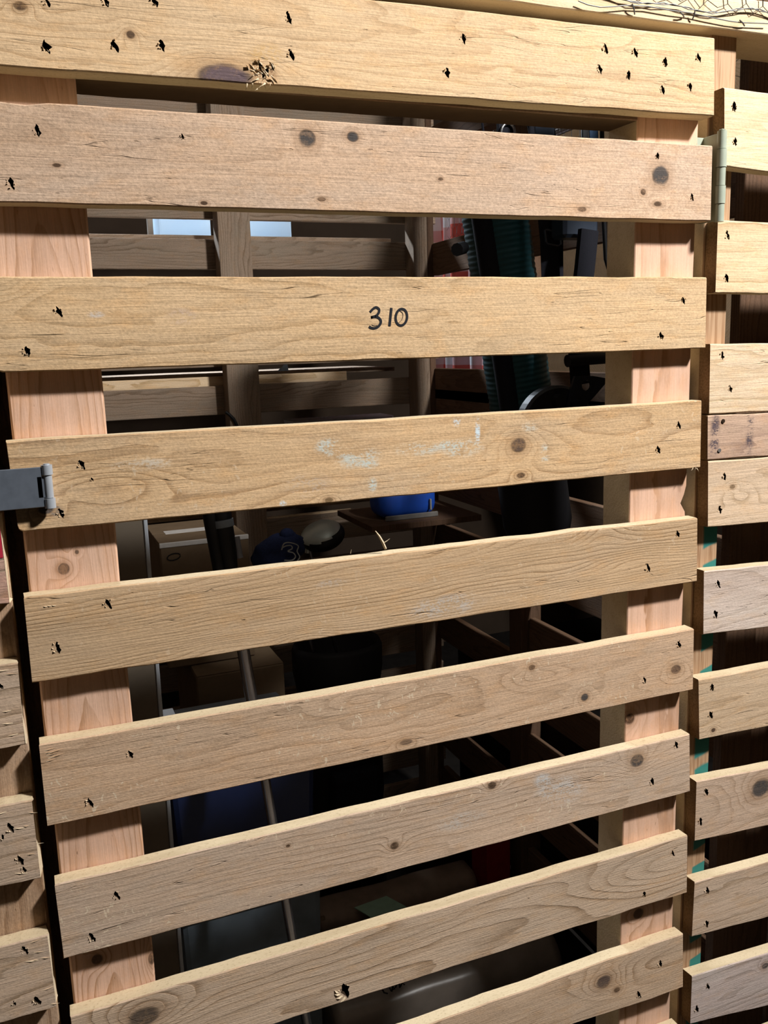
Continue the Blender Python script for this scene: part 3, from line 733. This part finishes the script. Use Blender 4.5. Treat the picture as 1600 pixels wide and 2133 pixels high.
# ------------------------------------------------------------------ things stored in the cage
BLK = plain('black_plastic', (.0045, .005, .0065), .5, .3, 0, 60, .3)
BLKF = plain('black_webbing', (.007, .0075, .013), .8, .2, 0, 500, .5, .4)
CARD = plain('brown_cardboard', (.17, .12, .075), .85, .1, 0, 30, .25, .1)
CARDD = plain('kraft_wrapping', (.26, .19, .145), .6, .25, 0, 22, .45, .35)
TAPEW = plain('white_tape', (.60, .58, .56), .5, .3)
def sphere(name, c, r, mat, parent=None, seg=24, rings=16, rot=None, split=None, mats=None):
    bm = bmesh.new(); bmesh.ops.create_uvsphere(bm, u_segments=seg, v_segments=rings, radius=1)
    if split is not None:
        for f in bm.faces: f.material_index = 0 if f.calc_center_median().dot(Vector(split[0]).normalized()) > split[1] else 1
    bmesh.ops.scale(bm, vec=r, verts=bm.verts)
    if rot is not None: bmesh.ops.transform(bm, matrix=rot.to_4x4(), verts=bm.verts)
    return finish(name, bm, mats or mat, c, parent, True)

# leaning panel with pale edging, just inside the gate
zt = W(300, 985, .30).z
pn = empty('leaning_panel', (.105, .31, 0), 'tall dark brown panel with pale grey edge just inside the gate', 'panel')
box('board', (.070, .30, 0), (.1365, .322, zt), plain('dark_hardboard', (.10, .082, .062), .7, .2, 0, 12, .4), pn, .001)
box('edging', (.1365, .298, 0), (.1420, .324, zt+.004), plain('pale_grey_edging', (.30, .33, .37), .5, .3), pn, .001)
bm = bmesh.new(); c = W(240, 925, .30)
zc = zt
add_box(bm, (0, 0, .030), (.016, .010, .060), None, .001); add_box(bm, (.012, 0, .050), (.010, .010, .020), None, .001); add_box(bm, (.012, 0, .022), (.010, .010, .008), None, .001)
tag(finish('corner_clip', bm, plain('blue_plastic', (.07, .20, .48), .4, .4), (W(240, 920, .305).x-.004, .311, zt-.012+.004), pn), 'small blue plastic clip')

# telescopic pole
pa, pc = W(457, 1060, .50), W(562, 1680, .44)
d = (pc-pa)/(pc.z-pa.z)
def on(zv): return pa+d*(zv-pa.z)
pole = empty('telescopic_pole', on(0), 'black and chrome telescopic pole leaning behind the slats', 'pole')
CHR = plain('chrome_tube', (.50, .50, .52), .25, .5, .95, 30, .2)
z0, z1 = W(470, 1190, .49).z, pa.z+.10
tube('grip', [on(z0-.005), on(z0+.03), on(z0+.06), on(z1)], [.0125, .0165, .0175, .0175], BLK, pole, 20)
off = Vector((-.018, -.004, 0))
tube('lever_housing', [on(z0+.0)+off, on(z0+.10)+off, on(z0+.16)+off], [.010, .012, .010], BLK, pole, 14)
tube('collar', [on(pa.z-.030), on(pa.z-.018)], .0195, plain('grey_collar', (.13, .15, .17), .4, .4), pole, 20)
tube('cap', [on(pa.z+.004)+Vector((.012, -.01, 0)), on(pa.z+.016)+Vector((.012, -.01, 0))], .011, plain('lime_plastic', (.22, .42, .04), .5, .3), pole, 12)
tube('side_clip', [on(z0+.02)+Vector((.019, -.002, 0)), on(z0+.055)+Vector((.019, -.002, 0))], .006, plain('grey_clip', (.16, .17, .20), .4, .4), pole, 10)
tube('upper_tube', [on(.86), on(z0+.01)], .0105, CHR, pole, 18)
tube('joint', [on(.83), on(.875)], .015, BLK, pole, 16)
tube('lower_tube', [on(.02), on(.86)], .0085, CHR, pole, 16)
tube('foot', [on(.0), on(.03)], .012, BLK, pole, 14)

# storage totes stacked
NAVY = plain('navy_plastic', (.012, .022, .075), .4, .4, 0, 20, .2)
GREYP = plain('grey_translucent_plastic', (.16, .20, .24), .3, .4, 0, 14, .5)
for (nm, z0, z1, mt, lb) in (('storage_tote', 0.0, .50, GREYP, 'grey plastic storage tote on the floor, lower of two'), ('storage_tote', .5005, .765, NAVY, 'navy plastic storage tote with grey lid, upper of two')):
    r_ = empty(nm, (.31, .72, z0), lb, 'tote')
    bm = bmesh.new(); add_box(bm, (0, 0, 0), (.27, .29, z1-z0-.022), None, .012, 0, 2)
    for v in bm.verts:
        if v.co.z < 0: v.co.x *= .93; v.co.y *= .93
    finish('body', bm, mt, (.31, .72, (z0+z1-.022)/2), r_)
    box('lid', (.165, .565, z1-.024), (.455, .875, z1), plain('grey_tote_lid', (.20, .23, .27), .5, .3), r_, .004)
    for sx in (-1, 1): box('handle', (.31+sx*.135-.008, .68, z1-.07), (.31+sx*.135+.008, .76, z1-.035), mt, r_, .003)
zt = .765
sb = empty('small_carton', (W(348, 1430, .66).x, .66, zt), 'small blue and white carton standing on the navy tote', 'carton')
xx = W(348, 1430, .66).x
box('lower_half', (xx-.016, .645, zt), (xx+.012, .70, zt+.035), plain('mid_blue_print', (.03, .14, .30), .5, .3), sb, .001)
box('upper_half', (xx-.016, .645, zt+.035), (xx+.012, .70, zt+.075), plain('pale_print', (.35, .38, .42), .5, .3), sb, .001)

# cardboard boxes
y = 1.05
xa, xb = W(333, 1150, y).x, W(520, 1160, y).x
zA = W(335, 1137, y).z
zB = W(450, 1365, y).z
def carton(lb, x0, x1, y0, y1, z0, z1, mat):
    r_ = empty('cardboard_box', ((x0+x1)/2, (y0+y1)/2, z0), lb, 'box')
    box('body', (x0, y0, z0), (x1, y1, z1), mat, r_, .003)
    m_ = (y0+y1)/2
    box('flap', (x0+.001, y0+.001, z1), (x1-.001, m_-.001, z1+.003), mat, r_, .001)
    box('flap', (x0+.001, m_+.001, z1), (x1-.001, y1-.001, z1+.003), mat, r_, .001)
    box('tape', (x0+.03, m_-.02, z1+.003), (x1-.03, m_+.02, z1+.0036), TAPEW, r_, .0002)
    return r_
carton('large plain cardboard box on the floor behind the totes', W(408, 1400, .98).x, W(592, 1400, .98).x, .98, 1.28, 0, zB-.02, CARD)
cb = carton('cardboard box with white taped rim on top of the larger box', xa, xb, y, 1.30, zB-.016, zA, CARD)
box('white_rim', (xa, y-.002, zA-.006), (xb, y+.004, zA+.005), TAPEW, cb, .001)
pts = [W(352+14*math.cos(a)+10, 1160+7*math.sin(a)-3*math.cos(a), y-.0015) for a in [k*.55 for k in range(12)]]
bm = bmesh.new(); c0 = pts[0].copy(); add_ribbon(bm, [p-c0 for p in pts], .0025, (0, -1, 0), .0004)
finish('printed_mark', bm, BLK, c0, cb)

# golf clubs standing in a black bag
gx, gy = W(700, 1300, 1.22).x, 1.22
gb = empty('golf_bag', (gx, gy, 0), 'black golf bag standing in the dark behind the slats', 'golf bag')
bm = bmesh.new(); prof = [(0, .0), (.105, .0), (.115, .03), (.11, .25), (.115, .30), (.112, .60), (.122, .66), (.122, .72), (.115, .735), (.105, .72), (.10, .60), (0, .58)]
rings = [[bm.verts.new((r*math.cos(a), r*.85*math.sin(a), zz)) for a in [2*math.pi*k/24 for k in range(24)]] if r else [bm.verts.new((0, 0, zz))] for r, zz in prof]
for A, B in zip(rings, rings[1:]):
    n = 24
    for k in range(n):
        if len(A) == 1: bm.faces.new((A[0], B[k], B[(k+1) % n]))
        elif len(B) == 1: bm.faces.new((A[k], A[(k+1) % n], B[0]))
        else: bm.faces.new((A[k], A[(k+1) % n], B[(k+1) % n], B[k]))
finish('body', bm, plain('black_nylon', (.014, .014, .018), .6, .3, 0, 200, .3, .3), (gx, gy, 0), gb, True)
box('pocket', (gx-.07, gy-.135, .10), (gx+.07, gy-.085, .42), BLKF, gb, .02, seg=2)
SIL = plain('silver_crown', (.42, .46, .44), .3, .5, .4, 20, .15); SHAFT = plain('steel_shaft', (.25, .25, .27), .3, .5, .9)
hc = W(672, 1116, 1.19)
dv = empty('golf_driver', (gx+.02, gy, .60), 'golf driver with silver crown and dark face standing in the black bag', 'golf club')
rot = Matrix.Rotation(-.25, 3, 'Y') @ Matrix.Rotation(.30, 3, 'X')
sphere('club_head', hc, (.058, .054, .034), None, dv, 32, 22, rot, ((-.25, .15, 1), .30), [SIL, BLK])
tube('shaft', [(gx+.02, gy, .60), hc+Vector((-.040, .0, -.014))], .0045, SHAFT, dv, 10)
tube('hosel', [hc+Vector((-.042, 0, -.04)), hc+Vector((-.036, 0, .0))], .007, SIL, dv, 10)
cv = W(580, 1150, 1.06)
KNIT = plain('navy_knit', (.020, .028, .075), .9, .1, 0, 260, .5, .6)
fw = empty('fairway_wood', (gx-.07, gy-.04, .695), 'golf club in a navy knitted cover marked with a 3', 'golf club')
bm = bmesh.new(); bmesh.ops.create_uvsphere(bm, u_segments=32, v_segments=20, radius=1)
for v in bm.verts:
    n_ = 1+.16*noise.noise(v.co*2.3+Vector((4, 1, 7)))+.05*noise.noise(v.co*7)
    v.co = Vector((v.co.x*.064*n_, v.co.y*.045*n_, v.co.z*.042*n_+.012*v.co.x))
finish('head_cover', bm, KNIT, cv, fw, True)
sphere('tuft', cv+Vector((.022, -.004, .040)), (.018, .016, .016), KNIT, fw, 16, 10)
tube('shaft', [(gx-.07, gy-.04, .695), cv+Vector((.02, .01, -.02))], .0045, SHAFT, fw, 10)
GOLD = plain('pale_embroidery', (.30, .30, .27), .7, .2)
bm = bmesh.new(); c0 = W(604, 1155, 1.004)
def eb(pts): add_ribbon(bm, [W(500+x*.2875, 1010+yv*.2875, 1.004)-c0 for x, yv in smooth_pts(pts)], .0022, (0, -1, 0), .003)
eb([(305, 455), (335, 440), (370, 440), (375, 462), (345, 480), (385, 492), (400, 520), (375, 545), (320, 545)])
eb([(300, 470), (318, 425), (365, 418), (420, 440), (412, 480), (430, 520), (410, 555)])
finish('number_three', bm, GOLD, c0, fw)

# blue pouch on a small side shelf
zs_ = W(850, 1079, 1.22).z
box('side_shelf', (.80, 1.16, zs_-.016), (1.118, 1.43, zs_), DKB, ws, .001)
x0, x1 = W(790, 1060, 1.22).x, W(910, 1060, 1.22).x
pq_ = empty('blue_pouch', ((x0+x1)/2, 1.26, zs_), 'bright blue rounded pouch on the side shelf at the back', 'pouch')
bm = bmesh.new(); add_box(bm, (0, 0, 0), (x1-x0, .11, .095), None, .034, 0, 4)
finish('body', bm, plain('royal_blue_nylon', (.012, .07, .42), .45, .4, 0, 60, .2), ((x0+x1)/2, 1.26, zs_+.0475), pq_, True)
box('base_band', (x0+.01, 1.20, zs_), (x1-.005, 1.206, zs_+.014), plain('grey_band', (.16, .15, .14), .7, .2), pq_, .002)
box('zip_pull', (x1-.03, 1.196, zs_+.02), (x1-.026, 1.204, zs_+.05), GOLD, pq_, .001)
# white cord looped over the side wall
cp = [(932, 1058), (934, 1068), (937, 1078), (941, 1084), (938, 1092), (931, 1092), (929, 1086), (933, 1083)]
tag(tube('looped_cord', [WX(px, py, 1.117) for px, py in cp], .0022, plain('white_cotton', (.55, .53, .50), .8, .1), None, 8), 'short white cord looped over a side slat', 'cord')

# ribbed teal bag hanging on the side wall, with strap
TEALN = plain('dark_teal_nylon', (.006, .050, .064), .55, .3, 0, 30, .3)
yb = .68
ta, tb = W(1030, 440, yb), W(1084, 830, yb); rr = .065
tdir = (tb-ta)/(tb.z-ta.z)
def ont(zv): return ta+tdir*(zv-ta.z)
hb = empty('ribbed_bag', ont(1.08), 'dark teal ribbed cylindrical golf bag hanging against the side wall', 'golf bag')
n = 220; zt, zm = 1.84, 1.30
pts = [ont(zt+(zm-zt)*k/n) for k in range(n+1)]
tube('ribbed_sleeve', pts, [rr*(1+.011*math.sin(k*1.5)+.006*math.sin(k*.37)) for k in range(n+1)], TEALN, hb, 40)
tube('rim', [ont(1.835), ont(1.852), ont(1.872)], [rr*1.06, rr*1.10, rr*1.05], BLK, hb, 32)
tube('side_spine', [ont(1.80)+Vector((-.050, -.035, 0)), ont(1.5)+Vector((-.050, -.038, 0)), ont(1.32)+Vector((-.048, -.036, 0))], .021, BLKF, hb, 12)
tube('lower_body', [ont(1.31), ont(1.25), ont(1.12), ont(1.08)], [rr*1.05, rr*1.12, rr*1.12, rr*.95], plain('black_bag_cloth', (.008, .008, .010), .7, .2), hb, 32)
tube('knob', [W(965, 516, .62), W(952, 520, .60)], .012, BLK, hb, 10)
ys = .61
bm = bmesh.new(); sp = [(1102, 205), (1118, 262), (1130, 330), (1136, 420), (1144, 500), (1146, 560), (1150, 640), (1152, 720)]
c0 = W(*sp[0], ys); add_ribbon(bm, [W(px, py, ys)-c0 for px, py in sp], .036, (-.3, -1, 0), .003)
add_ribbon(bm, [W(px+22-(py-200)*.03, py, ys+.02)-c0 for px, py in sp], .030, (-.3, -1, 0), .003)
stp = finish('shoulder_strap', bm, BLKF, c0, hb)
bm = bmesh.new(); c0 = W(1151, 495, ys-.006)
bp = [W(px, py, ys-.006)-c0 for px, py in ((1134, 480), (1137, 504), (1140, 508), (1162, 512), (1168, 508), (1167, 488), (1164, 484), (1138, 478))]
add_ribbon(bm, bp, .0028, (0, -1, 0), .003, closed=True)
finish('buckle', bm, plain('buckle_steel', (.35, .36, .40), .3, .5, .9), c0, stp)
ring = [W(1058+14*math.cos(a), 276+19*math.sin(a), ys) for a in [2*math.pi*k/20 for k in range(21)]]
tube('steel_ring', ring, .0028, plain('ring_steel', (.4, .4, .42), .3, .5, .9), hb, 8)
box('ring_tab', W(1040, 290, ys)+Vector((0, .004, -.03)), W(1076, 240, ys)+Vector((0, .012, 0)), BLKF, hb, .002)
tube('hang_loop', [ont(1.86), ont(1.95), Vector((1.118, .72, 2.055))], .004, BLKF, hb, 8)

# folded golf trolley
yt = .50
tr_ = empty('golf_trolley', W(1160, 980, yt), 'folded black golf trolley with a wheel, hanging beside the ribbed bag', 'trolley')
wc = W(1155, 892, yt); rw = .080
bm = bmesh.new(); add_tube(bm, [(0, .014, 0), (0, .010, 0), (0, -.010, 0), (0, -.014, 0)], [rw*.94, rw, rw, rw*.94], 48)
whl = finish('wheel', bm, BLK, wc, tr_)
tube('hub', [wc+Vector((-.003, -.014, .052)), wc+Vector((-.003, -.026, .052))], [.013, .011], BLK, whl, 20)
tube('axle_cap', [wc+Vector((.030, -.012, .045)), wc+Vector((.030, -.028, .045))], [.010, .009], plain('glossy_black', (.012, .013, .017), .15, .6), whl, 18)
bm = bmesh.new()
out = [W(px, py, yt-.02)-wc for px, py in ((1198, 784), (1235, 783), (1270, 789), (1242, 822), (1214, 852), (1176, 858), (1186, 824))]
inn = [W(1222+10*math.cos(a), 803+11*math.sin(a), yt-.02)-wc for a in [2*math.pi*k/14 for k in range(14)]]
eds = []
for loop in (out, inn):
    vs = [bm.verts.new(p) for p in loop]
    for k in range(len(vs)): eds.append(bm.edges.new((vs[k], vs[(k+1) % len(vs)])))
bmesh.ops.triangle_fill(bm, edges=eds, use_beauty=True)
ex = bmesh.ops.extrude_face_region(bm, geom=list(bm.faces))
bmesh.ops.translate(bm, vec=(0, .006, 0), verts=[v for v in ex['geom'] if isinstance(v, bmesh.types.BMVert)])
finish('bracket', bm, plain('dark_moulding', (.008, .009, .014), .4, .4), wc, tr_)
box('housing', W(1176, 494, yt+.05)+Vector((0, 0, 0)), W(1250, 370, yt+.05)+Vector((0, .05, 0)), plain('slate_blue_housing', (.022, .032, .052), .4, .4, 0, 20, .2), tr_, .006)
bm = bmesh.new(); ap = [(1222, 480), (1214, 560), (1204, 640), (1200, 720), (1206, 800)]
c0 = W(*ap[0], yt+.04); add_ribbon(bm, [W(px, py, yt+.04)-c0 for px, py in ap], .038, (0, -1, 0), .012)
finish('folding_arm', bm, BLKF, c0, tr_)
tube('frame_bar', [W(1182, 752, yt+.02), W(1218, 748, yt+.02), W(1262, 745, yt+.03)], .012, BLK, tr_, 12)
tube('cable', [W(1254, 230, yt+.05), W(1255, 400, yt+.05), W(1262, 540, yt+.05), W(1270, 572, yt+.05), W(1277, 540, yt+.05), W(1276, 400, yt+.05), W(1279, 230, yt+.05)], .0042, BLK, tr_, 8)
for (pxa, pxb, mt) in ((1113, 1152, plain('slate_strap', (.035, .05, .085), .6, .3)), (1212, 1223, BLK), (1226, 1243, plain('blue_strap', (.04, .09, .18), .5, .3))):
    bm = bmesh.new(); c0 = W((pxa+pxb)/2, 262, yt+.06)
    add_ribbon(bm, [W((pxa+pxb)/2-2, 200, yt+.06)-c0, W((pxa+pxb)/2, 262, yt+.06)-c0, W((pxa+pxb)/2+4, 380, yt+.06)-c0], (W(pxb, 262, yt+.06)-W(pxa, 262, yt+.06)).length, (0, -1, 0), .004)
    finish('hanging_strap', bm, mt, c0, tr_)
tube('hook', [W(1215, 372, yt+.07), W(1215, 250, yt+.08), Vector((1.118, yt+.09, 2.05))], .004, BLK, tr_, 8)

# checked cloth beyond the side wall
t = NT('red_white_check_cloth'); sep = t.n('SeparateXYZ'); t.t.links.new(t.n('TexCoord').outputs['UV'], sep.inputs[0])
a_ = t.math('GREATER_THAN', t.math('FRACT', t.mul(sep.outputs[0], 5.)), .5); b_ = t.math('GREATER_THAN', t.math('FRACT', t.mul(sep.outputs[1], 6.)), .45)
s_ = t.mul(t.add(a_, b_), .5); c = t.mix(s_, (.62, .62, .66), (.52, .10, .08))
t.bsdf(c, .9, .1)
bm = bmesh.new(); uvl = bm.loops.layers.uv.new(); NX, NZ = 60, 16; g = []
for i in range(NX+1):
    row = []
    for j in range(NZ+1):
        yy = 1.20+.70*i/NX; zz = 1.15+.85*j/NZ
        row.append(bm.verts.new((1.30+.028*math.sin(i*.85+.3*math.sin(j*.5))+.01*math.sin(i*.31), yy, zz)))
    g.append(row)
for i in range(NX):
    for j in range(NZ):
        f = bm.faces.new((g[i][j], g[i+1][j], g[i+1][j+1], g[i][j+1]))
        for lp, (p_, q_) in zip(f.loops, ((i, j), (i+1, j), (i+1, j+1), (i, j+1))): lp[uvl].uv = (p_/NX, q_/NZ)
cl = finish('checked_cloth', bm, t.m, (0, 0, 0), None, True)
sm = cl.modifiers.new('thick', 'SOLIDIFY'); sm.thickness = .003
tag(cl, 'red and white checked cloth hanging in pleats beyond the side wall', 'cloth')
tag(tube('clothes_rail', [(1.30, 1.0, 2.01), (1.30, 2.1, 2.01)], .010, SHAFT, None, 10), 'thin rail carrying the checked cloth', 'rail')

# things on the far shelves behind the back wall
t = NT('clear_blue_plastic'); b = t.bsdf((.62, .78, .95), .2, .5)
tl_ = t.n('BsdfTranslucent'); tl_.inputs[0].default_value = (.78, .90, 1.0, 1); mx = t.n('MixShader'); mx.inputs[0].default_value = .72
t.t.links.new(b.outputs[0], mx.inputs[1]); t.t.links.new(tl_.outputs[0], mx.inputs[2]); t.t.links.new(mx.outputs[0], t.out.inputs[0])
CLR = t.m
for k, (pa_, pb2) in enumerate(((332, 440), (508, 608))):
    y = 1.60; x0, x1 = W(pa_, 480, y).x, W(pb2, 480, y).x
    r_ = empty('clear_box', ((x0+x1)/2, 1.68, 1.806), ('clear plastic box on the far shelf, nearer the hasp side', 'clear plastic box on the far shelf, right of the rear post')[k], 'storage box', 'clear boxes on the far shelf')
    bm = bmesh.new(); add_box(bm, (0, 0, 0), (x1-x0, .16, .07), None, .006, 0, 2); finish('body', bm, CLR, ((x0+x1)/2, 1.68, 1.8415), r_)
    box('lid', (x0-.004, 1.595, 1.877), (x1+.004, 1.765, 1.889), TAPEW, r_, .003)
x0 = W(312, 470, 1.62).x
tag(box('grey_upright', (x0-.008, 1.60, 1.806), (x0+.006, 1.62, 1.96), plain('grey_metal_strip', (.30, .30, .30), .4, .4, .5), None, .001), 'narrow grey metal strip beside a clear box on the far shelf', 'metal strip')
x0, x1 = W(612, 875, 1.60).x, W(818, 875, 1.60).x
wbx = empty('white_box', ((x0+x1)/2, 1.66, 1.050), 'flat white box standing on the far shelf', 'box')
box('body', (x0, 1.60, 1.050), (x1, 1.70, W(700, 872, 1.60).z), plain('grey_white_card', (.50, .54, .60), .5, .3), wbx, .004)
box('rim', (x0-.002, 1.597, W(700, 872, 1.60).z-.012), (x1+.002, 1.703, W(700, 872, 1.60).z), plain('white_rim', (.68, .70, .74), .5, .3), wbx, .002)
bm = bmesh.new(); v = [bm.verts.new(p) for p in ((0, 0, 0), (.028, 0, 0), (.026, 0, .022))]; f = bm.faces.new(v)
ex = bmesh.ops.extrude_face_region(bm, geom=[f]); bmesh.ops.translate(bm, vec=(0, .02, 0), verts=[q_ for q_ in ex['geom'] if isinstance(q_, bmesh.types.BMVert)])
p = W(582, 781, 1.60)
tag(finish('folded_card', bm, CLR, (p.x, 1.60, 1.437)), 'small white folded card on the middle far shelf', 'card')
tag(tube('black_cable', [W(470, 858, 1.435), W(478, 864, 1.435), W(487, 873, 1.435), W(494, 888, 1.435), W(498, 915, 1.435)], .0045, BLK, None, 8), 'black cable crossing the rear post', 'cable')

# parcels on the floor
def parcel(name, lb, x0, x1, yc, zc, ry, rz, mat, rollk=0.0):
    r_ = empty(name, ((x0+x1)/2, yc, 0), lb, 'parcel')
    bm = bmesh.new(); R_ = []
    N = 26
    for i in range(N+1):
        x = x0+(x1-x0)*i/N; row = []
        for k in range(28):
            a = 2*math.pi*k/28; e = .62
            cy = math.copysign(abs(math.cos(a))**e, math.cos(a)); sz = math.copysign(abs(math.sin(a))**e, math.sin(a))
            n_ = 1+.05*noise.noise((x*9, cy*2, sz*2+yc*7))
            row.append(bm.verts.new((x-(x0+x1)/2, cy*ry*n_, max(-rz, sz*rz*n_))))
        R_.append(row)
    for A, B in zip(R_, R_[1:]):
        for k in range(28): bm.faces.new((A[k], A[(k+1) % 28], B[(k+1) % 28], B[k]))
    bm.faces.new(R_[0]); bm.faces.new(R_[-1])
    finish('wrapping', bm, mat, ((x0+x1)/2, yc, rz), r_, True)
    return r_
p1 = parcel('wrapped_parcel', 'long brown paper parcel with a green label on the cage floor', .555, .99, 1.02, 0, .055, .06, CARDD)
gl = [W(*p, 1.06) for p in ((742, 1892), (800, 1866), (846, 1886), (790, 1912))]
def ontop(px, py, z): return WZ(px, py, z)
bm = bmesh.new(); vs = [ontop(*p, .124) for p in ((738, 1890), (805, 1866), (846, 1888), (772, 1910))]; c0 = sum(vs, Vector())/4
q_ = [bm.verts.new(v-c0) for v in vs]; f = bm.faces.new(q_)
ex = bmesh.ops.extrude_face_region(bm, geom=[f]); bmesh.ops.translate(bm, vec=(0, 0, -.002), verts=[e for e in ex['geom'] if isinstance(e, bmesh.types.BMVert)])
finish('green_label', bm, plain('pale_green_paper', (.36, .55, .43), .7, .2), c0, p1)
box('folded_flap', (.548, .975, .02), (.575, 1.065, .115), CARD, p1, .006)
SHINY = plain('glossy_dark_wrap', (.24, .205, .175), .28, .5, 0, 14, .4, .5)
p2 = parcel('wrapped_parcel', 'long dark glossy parcel with black lettering nearest the gate', .475, 1.02, .72, 0, .105, .075, SHINY)
bm = bmesh.new(); c0 = ontop(830, 2060, .153)
def ls(pts): add_ribbon(bm, [ontop(*p, .1525)-c0 for p in pts], .0035, (0, 0, 1), .0008)
ls([(797, 2062), (800, 2068), (808, 2070)]); ls([(812, 2058), (814, 2064), (822, 2060), (818, 2054), (816, 2066)]); ls([(824, 2058), (826, 2051), (832, 2050), (833, 2058)]); ls([(834, 2056), (838, 2048), (843, 2052)])
finish('lettering', bm, BLK, c0, p2)
x0 = WZ(615, 1890, .2).x
tag(box('lime_carton', (.36, 1.30, 0), (.45, 1.40, .13), plain('lime_card', (.16, .34, .05), .6, .2), None, .003), 'small lime green carton behind the brown parcel', 'carton')
pr = WZ(1190, 1770, .10)
tag(box('red_carton', (1.00, .93, 0), (1.07, 1.02, .24), plain('dull_red_card', (.28, .02, .02), .6, .2), None, .003), 'small dull red carton on the floor by the side wall', 'carton')
